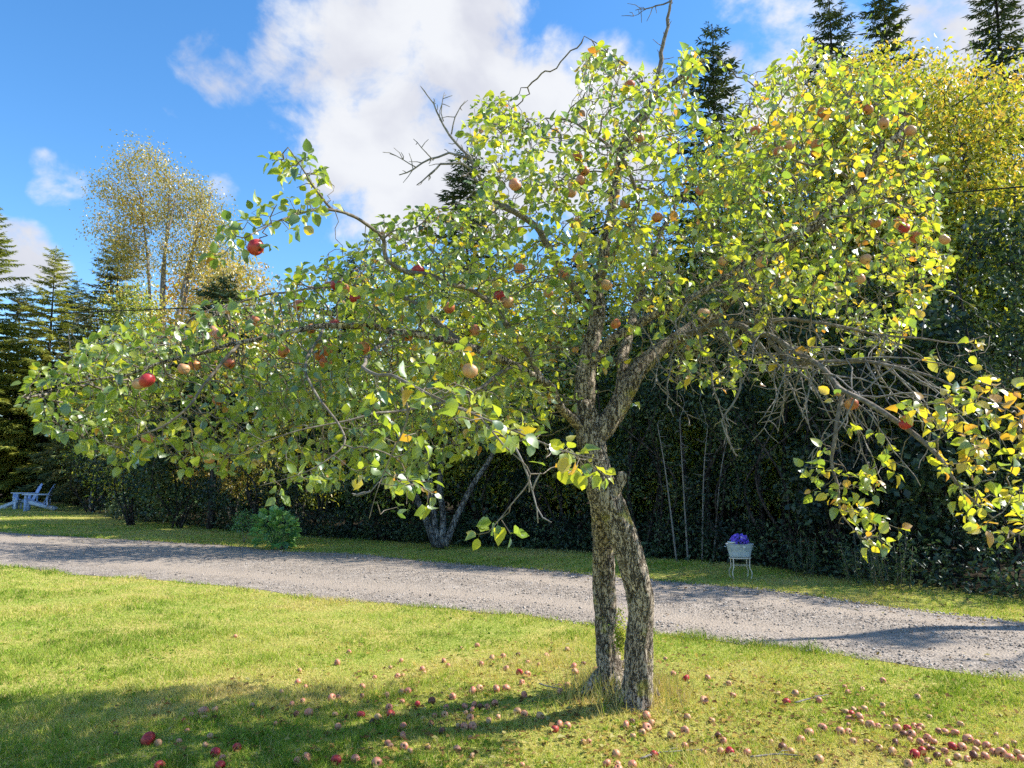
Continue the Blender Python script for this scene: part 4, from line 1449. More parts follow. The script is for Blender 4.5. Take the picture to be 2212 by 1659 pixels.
# crown volume: outline seen from the lawn, filled over its whole depth
poly = np.array([(20, 860), (60, 815), (170, 745), (260, 705), (350, 700), (440, 655), (520, 625), (600, 590), (690, 560), (760, 520), (840, 450), (890, 440), (960, 450), (1005, 430), (1030, 395), (1000, 300), (1015, 230), (1060, 180), (1130, 245), (1225, 245), (1245, 160), (1262, 75),
                 (1330, 105), (1400, 160), (1440, 130), (1490, 65), (1515, 120), (1505, 210), (1545, 265), (1640, 160), (1740, 80), (1790, 110), (1840, 140), (1980, 195), (2010, 300), (2060, 470), (2040, 620), (1985, 700), (1960, 745), (1840, 790),
                 (1700, 815), (1600, 860), (1480, 850), (1420, 760), (1360, 900), (1290, 860), (1200, 900), (1150, 950), (1050, 960), (930, 1020), (820, 1040), (640, 1040), (520, 1010), (400, 1000), (250, 1000), (130, 950), (60, 900)], float)


def inside(p, pg):
    x_, y_ = p[:, 0], p[:, 1]
    r_ = np.zeros(len(p), bool)
    j = len(pg) - 1
    for i in range(len(pg)):
        xi, yi = pg[i]
        xj, yj = pg[j]
        cnd = ((yi > y_) != (yj > y_)) & (x_ < (xj - xi) * (y_ - yi) / (yj - yi + 1e-9) + xi)
        r_ ^= cnd
        j = i
    return r_


cand = np.column_stack((rng.uniform(0, 2080, 26000), rng.uniform(50, 1060, 26000)))
cand = cand[inside(cand, poly)]
# bare, see-through middle under the limbs
mid = inside(cand, np.array([(1180, 640), (1420, 600), (1700, 680), (1900, 760), (1850, 840), (1500, 900), (1180, 950)], float))
cand = cand[~mid | (rng.random(len(cand)) < .38)]
cand = cand[:8200]
mean_d = np.interp(cand[:, 0], [0, 500, 1000, 1300, 1700, 2060], [4.1, 4.35, 4.8, 5.0, 5.0, 4.9])
spread = np.interp(cand[:, 0], [0, 500, 1000, 1300, 1700, 2060], [.4, .7, .95, 1.0, .95, .7])
dep = mean_d + rng.uniform(-1, 1, len(cand)) * spread * 1.25
attr = [np.array([P(a[0], a[1], d) for a, d in zip(cand, dep)])]
attr.append(apple_pts + np.array((0, 0, .085)))


def spray(pg, dlo, dhi, n):
    pg = np.array(pg, float)
    lo, hi = pg.min(0), pg.max(0)
    o = []
    while len(o) < n:
        q = rng.uniform(lo, hi)
        if inside(q[None], pg)[0]:
            o.append(P(q[0], q[1], rng.uniform(dlo, dhi)))
    return np.array(o)


attr.append(spray([(1725, 1000), (1790, 930), (1900, 910), (1935, 990), (1910, 1100), (1980, 1170), (1850, 1195), (1740, 1060)], 3.45, 3.85, 120))
attr.append(spray([(1960, 850), (2080, 800), (2240, 830), (2260, 1150), (2150, 1190), (2080, 1120), (2020, 1000)], 3.0, 3.6, 190))
attr.append(spray([(1960, 745), (2060, 760), (2160, 700), (2110, 800), (2200, 850), (2000, 790)], 3.5, 4.0, 34))
attr.append(spray([(850, 800), (1000, 790), (1060, 850), (1130, 900), (1260, 970), (1340, 1010), (1240, 1050), (1120, 960), (1000, 930), (880, 880)], 2.2, 2.8, 80))
attr.append(spray([(1060, 980), (1150, 1020), (1150, 1150), (1010, 1200), (1080, 1090)], 2.3, 2.45, 14))
attr.append(spray([(770, 870), (900, 860), (960, 1000), (960, 1100), (850, 1110), (800, 1000)], 2.7, 3.3, 34))
attr.append(spray([(540, 1060), (660, 980), (780, 900), (700, 1060), (640, 1090)], 3.0, 3.3, 22))
attr.append(spray([(300, 980), (460, 960), (560, 1000), (420, 1030)], 3.4, 3.7, 16))
attr.append(spray([(470, 560), (475, 460), (600, 410), (720, 440), (640, 500), (560, 560)], 3.05, 3.5, 120))
attr.append(spray([(600, 400), (570, 350), (620, 305), (730, 365), (740, 440), (680, 440)], 3.3, 3.7, 95))
attr = np.concatenate(attr)
nodes, par = grow(limb_nodes, limb_par, attr, .052, .75, .075, (0, 0, -.06), 170, .34)
nl = len(limb_nodes)
r, kids = radii(par, .0019, 2.35, limb_fix)
r[nl:] = np.minimum(r[nl:], .013)
mb = MB()
tubes_of(nodes, r, chains(par, r, nl), mb)
mb.build('twigs', M['twig'], apple_tree, smooth=True, kind='stuff')

# leaf template: ovate, folded along the midrib, curling, with a petiole
hw = [(.0, 0), (.18, .29), (.45, .37), (.74, .25), (1.0, 0)]


def leaf_template(fold, curl, twist, wav):
    mid_ = [(0, y_, -curl * y_ ** 2) for y_, _ in hw]
    L_, R_ = [], []
    for k in (1, 2, 3):
        y_, w_ = hw[k]
        zz_ = -curl * y_ ** 2 + fold * w_
        L_.append((-w_, y_ + .02, zz_ + twist * y_ * w_ + wav * (-1) ** k))
        R_.append((w_, y_ - .02, zz_ - twist * y_ * w_ - wav * (-1) ** k))
    pet = [(-.012, -.34, .06), (.012, -.34, .06)]
    T = np.array(mid_ + L_ + R_ + pet)
    m0, m1, m2, m3, m4 = range(5)
    l1, l2, l3, r1, r2, r3 = range(5, 11)
    Fc = [(m0, m1, l1), (m0, r1, m1), (m1, m2, l2), (m1, l2, l1), (m1, r1, r2), (m1, r2, m2), (m2, m3, l3), (m2, l3, l2), (m2, r2, r3), (m2, r3, m3), (m3, m4, l3), (m3, r3, m4), (11, 12, 0)]
    return T, np.array(Fc)


TEMPL = [leaf_template(*q) for q in ((.35, .18, .1, .02), (.65, .32, -.2, .03), (.2, .45, .25, -.03), (.5, .08, -.1, .04), (.9, .5, .3, .02), (.15, .25, -.35, -.04))]

tipdist = np.zeros(len(par), int)
for i in range(len(par) - 1, -1, -1):
    if par[i] >= 0:
        tipdist[par[i]] = max(tipdist[par[i]], tipdist[i] + 1)
px_, py_ = project(nodes)
pos, dirs, nors, lens, tints = [], [], [], [], []
bare = inside(np.column_stack((px_, py_)), np.array([(1440, 690), (1560, 660), (1800, 680), (1960, 760), (1860, 830), (1700, 860), (1600, 960), (1480, 900)], float))
clumpy = vnoise(nodes, 2.6, 12, 2)
bare |= inside(np.column_stack((px_, py_)), np.array([(1210, 680), (1410, 680), (1440, 900), (1210, 940)], float))
for i in range(nl, len(nodes)):
    if r[i] > .0062:
        continue
    tip = kids[i] == 0
    pr = .96 if tip else (.46 if tipdist[i] <= 3 else .28)
    pr *= .5 if clumpy[i] < -.3 else 1.0 if clumpy[i] < .1 else 1.3
    if nodes[i][1] < 3.35:
        pr = max(pr * 1.7, .4)
    if bare[i]:
        pr *= .42
    if rng.random() > pr:
        continue
    axis = unit(nodes[i] - nodes[par[i]])
    n = rng.integers(3, 6) if tip else rng.integers(1, 4)
    a0 = rng.uniform(0, 6.28)
    ref = unit(np.cross(axis, (0.2, .1, 1.0)))
    bi = np.cross(axis, ref)
    side = np.clip((px_[i] - 500) / 1500, -.2, 1.1)
    droopy = 1.0 if (px_[i] > 1720 and py_[i] > 740) else 0.0
    for k in range(n):
        a = a0 + k * 2.4 + rng.normal(0, .3)
        radial = ref * math.cos(a) + bi * math.sin(a)
        dv = unit(axis * rng.uniform(.2, 1.0) + radial * .95 + np.array((0, 0, rng.uniform(-.75, .15))) + rng.normal(0, .2, 3))
        nv = np.array((0, 0, 1.0)) * rng.uniform(.2, 1.4) + rng.normal(0, .55, 3) - radial * .1
        ln = rng.uniform(.030, .066)
        pos.append(nodes[i] + dv * ln * .32)
        dirs.append(dv)
        nors.append(nv)
        lens.append(ln)
        tn = (.30 if rng.random() < .30 else .57) + .12 * side + .06 * droopy + rng.normal(0, .09) + .07 * math.sin(nodes[i][0] * 3 + nodes[i][2] * 4)  # dark and bright leaf shares put light contrast into the colour
        if rng.random() < .04 + .09 * max(0, side) + .10 * droopy:
            tn = rng.uniform(.78, 1.0)
        tints.append(tn)
pos, dirs, nors, lens, tints = map(np.array, (pos, dirs, nors, lens, tints))
tints = np.clip(tints, .02, .995)
print('front tree leaves', len(pos), 'nodes', len(nodes))
lx, ly = project(pos)
score = lens / pos[:, 1]
score[(lx < 20) | (lx > 2190) | (ly < 20) | (ly > 1640)] = 0
order = np.argsort(-score)
single, rest = order[:300], order[300:]
VV, FF, TT, off = [], [], [], 0
var = rng.integers(0, len(TEMPL), len(pos))
for k, (T, Fc) in enumerate(TEMPL):
    s = rest[var[rest] == k]
    v, f, t_ = cards(pos[s], dirs[s], nors[s], lens[s], lens[s], tints[s], T, Fc)
    VV.append(v)
    FF.append(f + off)
    TT.append(t_)
    off += len(v)
mobj('foliage', np.concatenate(VV), np.concatenate(FF), M['apple_leaf'], apple_tree, smooth=True, attrs={'tint': np.concatenate(TT)}, kind='stuff')
leaf_meshes = {}
for i in single:
    tb = int(tints[i] * 10)
    key = (int(var[i]), tb)
    if key not in leaf_meshes:
        T, Fc = TEMPL[var[i]]
        me = raw_mesh('leaf', T, Fc, True, {'tint': np.full(len(T), (tb + .5) / 10)})
        me.materials.append(M['apple_leaf'])
        leaf_meshes[key] = me
    o = bpy.data.objects.new('leaf', leaf_meshes[key])
    C.objects.link(o)
    o.parent = apple_tree
    dv = unit(dirs[i])
    nv = unit(nors[i] - dv * np.dot(nors[i], dv))
    sv_ = np.cross(dv, nv)
    p = pos[i] - TB
    l = lens[i]
    o.matrix_local = Matrix(((sv_[0] * l, dv[0] * l, nv[0] * l, p[0]), (sv_[1] * l, dv[1] * l, nv[1] * l, p[1]), (sv_[2] * l, dv[2] * l, nv[2] * l, p[2]), (0, 0, 0, 1)))


# ------------------------------------------------------------------ apples
def apple_mesh(mat, squash, seed, stem=True):
    rg = np.random.default_rng(seed)
    prof = [(0.0, -.62), (.10, -.66), (.20, -.78), (.34, -.87), (.52, -.84), (.74, -.66), (.92, -.34), (1.0, .02), (.97, .36), (.84, .64), (.62, .82), (.40, .86), (.22, .77), (.10, .62), (0.0, .52)]
    n = 14
    ang = np.arange(n) * 2 * np.pi / n
    lobes = 1 + .035 * np.cos(5 * ang + seed) + .05 * rg.normal() * np.cos(ang + seed)
    V = [(0, 0, prof[0][1] * squash)]
    for rr_, z_ in prof[1:-1]:
        for a, q in zip(ang, lobes):
            V.append((rr_ * q * math.cos(a), rr_ * q * math.sin(a), z_ * squash + .05 * rr_ * math.cos(a + seed)))
    V.append((0, 0, prof[-1][1] * squash))
    T, Qd = [], []
    m = len(prof) - 2
    for k in range(n):
        T.append((0, 1 + (k + 1) % n, 1 + k))
        T.append((len(V) - 1, 1 + (m - 1) * n + k, 1 + (m - 1) * n + (k + 1) % n))
        for j in range(m - 1):
            a, b_ = 1 + j * n + k, 1 + j * n + (k + 1) % n
            Qd.append((a, b_, b_ + n, a + n))
    mbx = MB()
    mbx.add(V, T, Qd)
    if stem:
        mbx.tube([(0, 0, .5 * squash), (.05, .02, .85 * squash), (.14, .05, 1.2 * squash)], [.05, .04, .05], 5)
    v, f = mbx.arrays()
    me = raw_mesh('apple', v, f, True)
    me.materials.append(mat)
    return me


AM = {k: [apple_mesh(M['apple_' + k], s, i * 7 + len(k), True) for i, s in enumerate((.9, .82, .96))] for k in ('pink', 'red', 'pale', 'brown', 'hang')}
for (px, py, d, red), c0 in zip(hang, apple_pts):
    me = random.choice(AM['red' if red and rng.random() < .45 else 'hang' if rng.random() < .6 else ('pink' if red else 'pale')])
    o = bpy.data.objects.new('apple', me)
    C.objects.link(o)
    o.parent = apple_tree
    s = rng.uniform(.031, .037) if (px, py) not in ((553, 535), (318, 821)) else .039
    o.location = Vector(c0 - TB)
    o.rotation_euler = (rng.normal(.25, .3), rng.normal(0, .3), rng.uniform(0, 6.28))
    o.scale = (s, s, s)

# fallen apples, surveyed on the lawn: (x, y, size, kind) in three strips
A = [(955, 1480, 95, 'r'), (1025, 1505, 50, 'y'), (1197, 1370, 45, 'r'), (1240, 1335, 40, 0), (1318, 1308, 70, 0), (1325, 1352, 45, 'y'), (1393, 1303, 50, 'y'), (1210, 1430, 40, 0), (1330, 1520, 45, 'y'), (1535, 1530, 65, 'r'), (1395, 1565, 70, 'r'), (1440, 1597, 50, 0), (1425, 1645, 75, 'r'),
     (1030, 1645, 75, 'r'), (1633, 1280, 45, 'y'), (1525, 812, 30, 0), (1890, 1265, 40, 0), (1960, 1240, 40, 0), (1930, 1115, 45, 0), (1980, 1145, 35, 0), (1825, 1185, 45, 'y'), (1920, 1325, 45, 'b'), (2000, 1315, 65, 0), (2170, 1325, 45, 'y'), (1790, 1390, 40, 0), (1925, 1615, 60, 0),
     (1985, 1595, 65, 0), (2175, 1610, 75, 'r'), (2150, 1215, 60, 0), (2192, 1212, 40, 0), (2190, 1400, 55, 0), (2185, 970, 50, 0), (750, 1450, 40, 'b'), (1160, 1495, 40, 0), (1360, 1465, 45, 'y'), (1940, 1030, 36, 'y')]
B = [(50, 895, 35, 0), (388, 950, 35, 0), (318, 1000, 30, 'y'), (665, 950, 40, 0), (690, 985, 35, 0), (780, 868, 30, 'y'), (880, 852, 35, 0), (975, 935, 40, 'y'), (1048, 925, 40, 0), (1145, 920, 35, 'b'), (1330, 930, 45, 0), (1208, 970, 40, 0), (908, 975, 45, 0), (1070, 1010, 40, 0), (1155, 1038, 50, 'r'),
     (1205, 1055, 50, 0), (1280, 990, 35, 'y'), (1505, 1010, 50, 0), (1515, 1057, 50, 0), (1465, 888, 40, 'y'), (1570, 992, 35, 'b'), (1650, 1050, 50, 0), (525, 1010, 40, 0), (535, 1037, 35, 'y'), (365, 1060, 45, 0), (400, 1055, 30, 'y'), (215, 1070, 35, 0), (135, 1140, 45, 0), (385, 1170, 50, 'y'), (432, 1163, 50, 0),
     (295, 1195, 45, 0), (132, 1205, 50, 'b'), (395, 1232, 40, 0), (492, 1248, 45, 'r'), (585, 1220, 60, 'b'), (722, 1195, 50, 0), (850, 1155, 60, 0), (895, 1140, 50, 'y'), (1005, 1145, 55, 0), (1070, 1140, 60, 0), (1170, 1110, 40, 0), (1185, 1190, 50, 0), (1420, 1190, 50, 0), (1460, 1155, 50, 0),
     (310, 1270, 50, 0), (322, 1315, 60, 'r'), (235, 1335, 55, 'y'), (125, 1322, 55, 'r'), (195, 1365, 40, 'b'), (680, 1265, 45, 0), (605, 1315, 40, 0), (670, 1310, 45, 'y'), (800, 1255, 45, 0), (860, 1245, 50, 0), (900, 1256, 45, 'b'), (945, 1258, 40, 0), (995, 1235, 50, 0), (806, 1297, 45, 'y'), (850, 1278, 50, 0),
     (835, 1322, 60, 0), (530, 1340, 40, 'y'), (580, 1365, 55, 'b'), (400, 1385, 55, 0), (650, 1412, 55, 'b'), (755, 1375, 40, 'y'), (795, 1380, 55, 0), (850, 1375, 60, 0), (955, 1340, 50, 'y'), (1015, 1320, 40, 'y'), (1140, 1285, 55, 'y'), (1187, 1302, 50, 0), (1290, 1315, 60, 'y'), (1385, 1390, 60, 'r'),
     (1415, 1365, 55, 0), (1465, 1375, 50, 0), (400, 1445, 55, 0), (300, 1495, 45, 0), (318, 1515, 45, 0), (408, 1510, 60, 0), (445, 1545, 45, 'y'), (560, 1510, 50, 'y'), (750, 1520, 60, 0), (835, 1450, 40, 'y'), (850, 1565, 40, 'y'), (90, 1600, 60, 0), (230, 1620, 65, 0), (1170, 1620, 45, 0),
     (1845, 1378, 60, 0), (1885, 1365, 45, 'b'), (1980, 1335, 55, 0), (1980, 1392, 65, 0), (2010, 1370, 60, 'y'), (1950, 1420, 50, 'y'), (2140, 1440, 65, 'y'), (1890, 1440, 40, 'y'), (1570, 1470, 50, 'y'), (1605, 1466, 40, 0), (1780, 1540, 70, 'y'), (1720, 1600, 60, 0), (1790, 1607, 55, 0), (1795, 1642, 60, 0),
     (1885, 1612, 65, 0), (2025, 1550, 60, 'r'), (2140, 1635, 60, 0), (2100, 970, 35, 'y'), (2150, 1080, 45, 0), (2115, 1130, 35, 'b'), (2050, 1170, 40, 'y')]
D = [(20, 1105, 55, 'r'), (165, 1095, 45, 0), (300, 1130, 40, 'y'), (328, 1200, 50, 0), (140, 1240, 60, 0), (670, 1235, 55, 'r'), (730, 1180, 50, 'y'), (620, 1185, 35, 'y'), (885, 1222, 50, 0), (1050, 1135, 35, 0), (1165, 1145, 40, 'y'), (1298, 1085, 45, 0), (1070, 1165, 40, 0), (1295, 1250, 40, 'y'),
     (1180, 1275, 55, 'y'), (1110, 1280, 40, 'y'), (1055, 1295, 50, 'y'), (1095, 1308, 55, 'r'), (1080, 1337, 60, 0), (1145, 1330, 55, 0), (1160, 1365, 40, 'y'), (1215, 1380, 60, 0), (1265, 1388, 45, 0), (1075, 1382, 35, 'y'), (905, 1400, 70, 0), (820, 1430, 65, 0), (770, 1470, 60, 0), (1022, 1425, 60, 0),
     (1075, 1425, 55, 0), (1300, 1310, 45, 'y'), (1380, 1355, 40, 'y'), (1390, 1402, 60, 0), (1330, 1397, 40, 'y'), (1455, 1400, 60, 'r'), (1485, 1442, 60, 0), (1432, 1442, 60, 'b'), (1500, 1385, 50, 0), (1545, 1388, 50, 0), (1532, 1416, 45, 0), (1475, 1482, 45, 'y'), (1540, 1497, 60, 0), (1590, 1470, 60, 0),
     (1628, 1493, 50, 0), (1580, 1526, 50, 0), (1614, 1543, 55, 'b'), (1660, 1420, 45, 0), (1700, 1425, 55, 0), (1765, 1430, 60, 0), (1800, 1370, 50, 'y'), (1850, 1475, 65, 0), (1910, 1500, 60, 0), (1750, 1525, 65, 'r'), (1812, 1530, 55, 0), (1970, 1520, 55, 0), (1380, 1505, 60, 'b'), (1360, 1557, 70, 'y'),
     (1275, 1535, 50, 'y'), (1505, 1578, 70, 'r'), (1553, 1558, 65, 'r'), (1650, 1590, 55, 'b'), (1890, 1585, 75, 'b'), (1960, 1592, 60, 0), (2065, 1565, 70, 0), (2120, 1602, 60, 0), (2170, 1570, 50, 'y'), (2197, 1607, 60, 0), (1785, 1600, 50, 'y'), (1845, 1612, 50, 0), (1725, 1640, 50, 0), (1465, 1645, 60, 'y'),
     (1590, 1625, 50, 'y'), (305, 1535, 75, 'r'), (245, 1537, 50, 0), (418, 1545, 60, 0), (650, 1515, 70, 'b'), (703, 1547, 50, 'y'), (575, 1485, 40, 'y'), (230, 1440, 50, 'b'), (264, 1472, 50, 0), (190, 1355, 40, 'y'), (30, 1340, 50, 'y'), (15, 1410, 60, 0), (15, 1500, 50, 0), (135, 1540, 45, 'y'),
     (1105, 1490, 45, 'y'), (1195, 1495, 45, 'y'), (885, 1600, 60, 'o'), (1520, 1190, 45, 'y'), (1600, 1325, 40, 'y'), (2030, 1440, 45, 'y'), (2100, 1530, 44, 0), (2010, 1560, 46, 0), (1900, 1545, 42, 'y'), (1700, 1560, 44, 0), (2150, 1500, 40, 'y')]
fallen = [(cx / 3, 1106 + cy / 3, s / 3, k) for cx, cy, s, k in A] + [(737.3 + cx / 3, 1106 + cy / 3, s / 3, k) for cx, cy, s, k in B] + [(1474.7 + cx / 3, 1106 + cy / 3, s / 3, k) for cx, cy, s, k in D]
kindname = {'r': 'red', 'y': 'pale', 'b': 'brown', 0: 'pink', 'o': 'pale'}
word = {'red': 'bright red', 'pale': 'pale peach', 'brown': 'browned rotting', 'pink': 'pink blushed'}
ORD = ['first', 'second', 'third', 'fourth', 'fifth', 'sixth', 'seventh', 'eighth', 'ninth', 'tenth', 'eleventh', 'twelfth', 'thirteenth', 'fourteenth', 'fifteenth', 'sixteenth', 'seventeenth', 'eighteenth', 'nineteenth']


def ordinal(n):
    return ORD[n - 1] if n < 20 else {2: 'twenty', 3: 'thirty', 4: 'forty'}[n // 10] + '-' + ORD[n % 10 - 1] if n % 10 else {2: 'twentieth', 3: 'thirtieth', 4: 'fortieth'}[n // 10]


rows_of = {}
special = {(955, 1480): 'largest bright red fallen apple, alone in the shade far left of the trunk',
           (1025, 1505): 'yellow bruised fallen apple touching shade beside the largest red one',
           (1197, 1370): 'small bright red fallen apple left of the pink group of four in the left shade',
           (1318, 1308): 'largest pink apple of the group of four in the left shade',
           (1535, 1530): 'red fallen apple lying alone between the left pair and the two trunk shadows',
           (1525, 812): 'single fallen apple farthest out on the sunny lawn at left, near the drive',
           (885, 1600): 'orange-brown upright half apple at the bottom edge right of the trunk',
           (1890, 1585): 'dark rotten apple in the dense drift at lower right',
           (1298, 1085): 'single peach apple nearest the drive on the right lawn',
           (2025, 1550): 'crimson fallen apple touching a twig at the bottom right of the trunk'}
for i, (px, py, s, k) in enumerate(fallen):
    g = G(px, py + s * .35)
    z = float(gz(*g))
    kn = kindname[k]
    o = bpy.data.objects.new('fallen_apple', random.choice(AM[kn]))
    C.objects.link(o)
    rad = np.clip(s / FPX * g[1] / 2 * .93, .015, .042) * rng.uniform(.9, 1.08)
    o.scale = (rad, rad * rng.uniform(.85, 1.05), rad * (rng.uniform(.82, 1.0) if k != 'o' else 1.2))
    o.location = (g[0], g[1], z + rad * .47 + .004)
    o.rotation_euler = (rng.uniform(-2.2, 2.2), rng.uniform(-1.2, 1.2), rng.uniform(0, 6.28))
    src = (A + B + D)[i][:2]
    if i < len(A):
        where, gr = 'in the left shade', 'fallen apples in the left shade'
    elif px < 1250 and py < 1495:
        where, gr = 'behind the trunk shadows', 'fallen apples behind the trunk shadows'
    elif px < 1300:
        where, gr = 'along the trunk shadows', 'fallen apples along the trunk shadows'
    elif px < 1700:
        where, gr = 'round the trunk foot', 'fallen apples round the foot of the trunk'
    elif py < 1530:
        where, gr = 'on the right lawn', 'fallen apples on the right lawn'
    else:
        where, gr = 'in the lower right drift', 'fallen apples of the drift'
    tag(o, special.get(src), 'apple', gr)
    if src not in special:
        rows_of.setdefault((word[kn], where), []).append((px, o))
for (w_, where), lst in rows_of.items():
    lst.sort(key=lambda q: q[0])
    for k, (_, o) in enumerate(lst):
        o['label'] = f'only {w_} fallen apple {where}' if len(lst) == 1 else f'{w_} fallen apple, {ordinal(k + 1)} from the left of those {where}'

# ------------------------------------------------------------------ grass
def scatter(n, xlo, xhi, ylo, yhi):
    return rng.uniform(xlo, xhi, n), rng.uniform(ylo, yhi, n)


gx_, gy_ = [], []
for (ylo, yhi, dens) in ((2.6, 4.2, 9500), (4.2, 5.6, 7800), (5.6, 7.5, 5000), (7.5, 10, 2600), (10, 14, 1300), (14, 22, 420), (22, 36, 110)):
    wlo, whi = -.80 * yhi - .4, .80 * yhi + .4
    x_, y_ = scatter(int(dens * (whi - wlo) * (yhi - ylo)), wlo, whi, ylo, yhi)
    ok = np.abs(x_) < .78 * y_ + .5
    rough = .10 * vnoise(np.column_stack((x_, y_)), 3.0, 5, 3)
    on_road = (y_ > road_near(x_) + .02 + rough) & (y_ < road_far(x_) - .02 + rough)
    ok &= ~on_road & (y_ < wood_edge(x_) + .3)
    gx_.append(x_[ok])
    gy_.append(y_[ok])
gx_, gy_ = np.concatenate(gx_), np.concatenate(gy_)
n = len(gx_)
p2 = np.column_stack((gx_, gy_))
dry = .5 + .5 * vnoise(p2, .55, 1, 3)
lush = .5 + .5 * vnoise(p2, 1.3, 7, 2)
clump = np.clip(vnoise(p2, 4.2, 9, 2), 0, 1)
hgt = rng.uniform(.014, .034, n) * (.7 + .7 * lush) * (1 + 1.1 * clump * rng.random(n))
edge = np.minimum(np.abs(gy_ - road_near(gx_)), np.abs(gy_ - road_far(gx_)))
hgt *= 1 + .7 * np.exp(-(edge / .18) ** 2)
dt = np.hypot(gx_ - TREE[0], gy_ - TREE[1])
near_t = np.exp(-(dt / .34) ** 2)
hgt = hgt * (1 + 2.6 * near_t * rng.random(n))
far = np.clip((gy_ - 7) / 12, 0, 1.6)
wid = rng.uniform(.0022, .0042, n) * (1 + 2.2 * far)
tint = .50 + .34 * (dry - .5) * 1.5 + rng.normal(0, .13, n) - .16 * clump + .10 * vnoise(p2, 9, 4, 2) - .10 * np.exp(-(edge / .35) ** 2) + .30 * near_t
tint += .20 * np.exp(-(((gx_ - 1.9) / 1.9) ** 2 + ((gy_ - 4.05) / .6) ** 2))
straw = rng.random(n) < .13 + .36 * np.clip(dry - .35, 0, 1) + .3 * near_t
tint[straw] = rng.uniform(.68, 1.0, straw.sum())
tint = np.clip(tint, 0, 1)
lean = rng.normal(0, .55, (n, 2))
fa = rng.uniform(0, 6.28, n)
zb = gz(gx_, gy_) - .003
bx, by = np.cos(fa) * wid, np.sin(fa) * wid
GV = np.empty((n, 3, 3))
GV[:, 0] = np.column_stack((gx_ - bx, gy_ - by, zb))
GV[:, 1] = np.column_stack((gx_ + bx, gy_ + by, zb))
GV[:, 2] = np.column_stack((gx_ + lean[:, 0] * hgt, gy_ + lean[:, 1] * hgt, zb + hgt))
print('grass blades', n)
tag(mobj('grass', GV.reshape(-1, 3), np.arange(n * 3).reshape(-1, 3), M['grass'], smooth=False, attrs={'tint': np.repeat(tint, 3)}, kind='stuff'),
    'short mown lawn grass, green with dry straw patches', 'grass')

# low broad-leaved weeds in the turf
n = 2600
x_ = rng.uniform(-6, 6, n)
y_ = 2.8 + 5.5 * rng.random(n) ** 1.4
ok = (y_ < road_near(x_) - .05) & (vnoise(np.column_stack((x_, y_)), 1.4, 21, 2) > .05)
c = np.column_stack((x_, y_, gz(x_, y_) + .012))[ok]
v, f, t_ = foliage(c, 6, .018, .026, .7, tinter(.18, .12, .1, 2, 3), -.5, 1.2, .2)
tag(mobj('lawn_weeds', v, f, M['grass'], smooth=False, attrs={'tint': t_}, kind='stuff'), 'small clover and plantain weeds growing in the turf', 'weeds')

# long dry grass round the foot of the tree
n = 1500
a, rr_ = rng.uniform(0, 6.28, n), np.abs(rng.normal(0, .16, n)) + .06
x_, y_ = TREE[0] + rr_ * np.cos(a) * 1.3, TREE[1] + rr_ * np.sin(a) - .02
h = rng.uniform(.06, .21, n)
V = np.empty((n, 3, 3))
z_ = gz(x_, y_) - .005
w = .003
V[:, 0] = np.column_stack((x_ - w, y_, z_))
V[:, 1] = np.column_stack((x_ + w, y_, z_))
V[:, 2] = np.column_stack((x_ + rng.normal(0, .05, n), y_ + rng.normal(0, .05, n), z_ + h))
tag(mobj('dry_grass_tuft', V.reshape(-1, 3), np.arange(n * 3).reshape(-1, 3), M['grass'], smooth=False, attrs={'tint': np.repeat(np.clip(rng.normal(.8, .15, n), 0, 1), 3)}, kind='stuff'),
    'long dry grass left unmown round the foot of the apple trunk', 'grass')

# fallen leaves on lawn and verge
n = 9000
x_ = np.concatenate((rng.normal(.9, 1.7, n // 2), rng.uniform(-12, 7, n - n // 2)))
y_ = np.concatenate((rng.normal(4.7, 1.0, n // 2), np.zeros(n - n // 2)))
xv = x_[n // 2:]
y_[n // 2:] = road_far(xv) + rng.uniform(-.3, 1, len(xv)) * (wood_edge(xv) - road_far(xv))
ok = y_ > 2.4
x_, y_ = x_[ok], y_[ok]
n = len(x_)
p = np.column_stack((x_, y_, gz(x_, y_) + rng.uniform(.012, .03, n)))
dv = np.column_stack((rng.normal(0, 1, (n, 2)), rng.normal(0, .15, n)))
ln = rng.uniform(.016, .055, n)
v, f, t_ = cards(p, dv, np.column_stack((rng.normal(0, .35, (n, 2)), np.ones(n))), ln, ln * .6, rng.random(n))
tag(mobj('fallen_leaves', v, f, M['litter'], smooth=False, attrs={'tint': t_}, kind='stuff'), 'brown and yellow fallen leaves scattered over the grass', 'leaves')

# fallen sticks
for q, lab in (([(1165, 1488), (1190, 1498), (1215, 1505)], 'short grey stick on the grass left of the trunk'),
               ([(1385, 1640), (1420, 1628), (1475, 1624), (1510, 1622)], 'thin crooked stick on the grass at the bottom right of the trunk'),
               ([(1620, 1640), (1680, 1636), (1730, 1640)], 'thin pale stick in the dry grass at the bottom edge'),
               ([(1720, 1527), (1760, 1515), (1790, 1508)], 'pale stick on the right lawn beside scattered apples')):
    pp = []
    for px, py in q:
        g = G(px, py)
        pp.append((g[0], g[1], float(gz(*g)) + .022, .005))
    sp = spline(pp, .03)
    sp[:, :2] += rng.normal(0, .003, (len(sp), 2))
    mb = MB()
    mb.tube(sp[:, :3], np.linspace(.006, .003, len(sp)), 6)
    k = len(sp) // 2
    mb.tube([sp[k, :3], sp[k, :3] + np.array((.03, .02, .012)), sp[k, :3] + np.array((.07, .03, .01))], [.003, .0025, .0015], 4)
    tag(mb.build('fallen_stick', M['dead'], None, smooth=True, at=tuple(sp[0, :3])), lab, 'stick')

# ------------------------------------------------------------------ garden furniture
def paint(name, c1, c2, scale=9):
    return noise_mat(name, [(.35, c1), (.7, c2)], scale, 6, .55, .25, 50, .4, dist=.002)


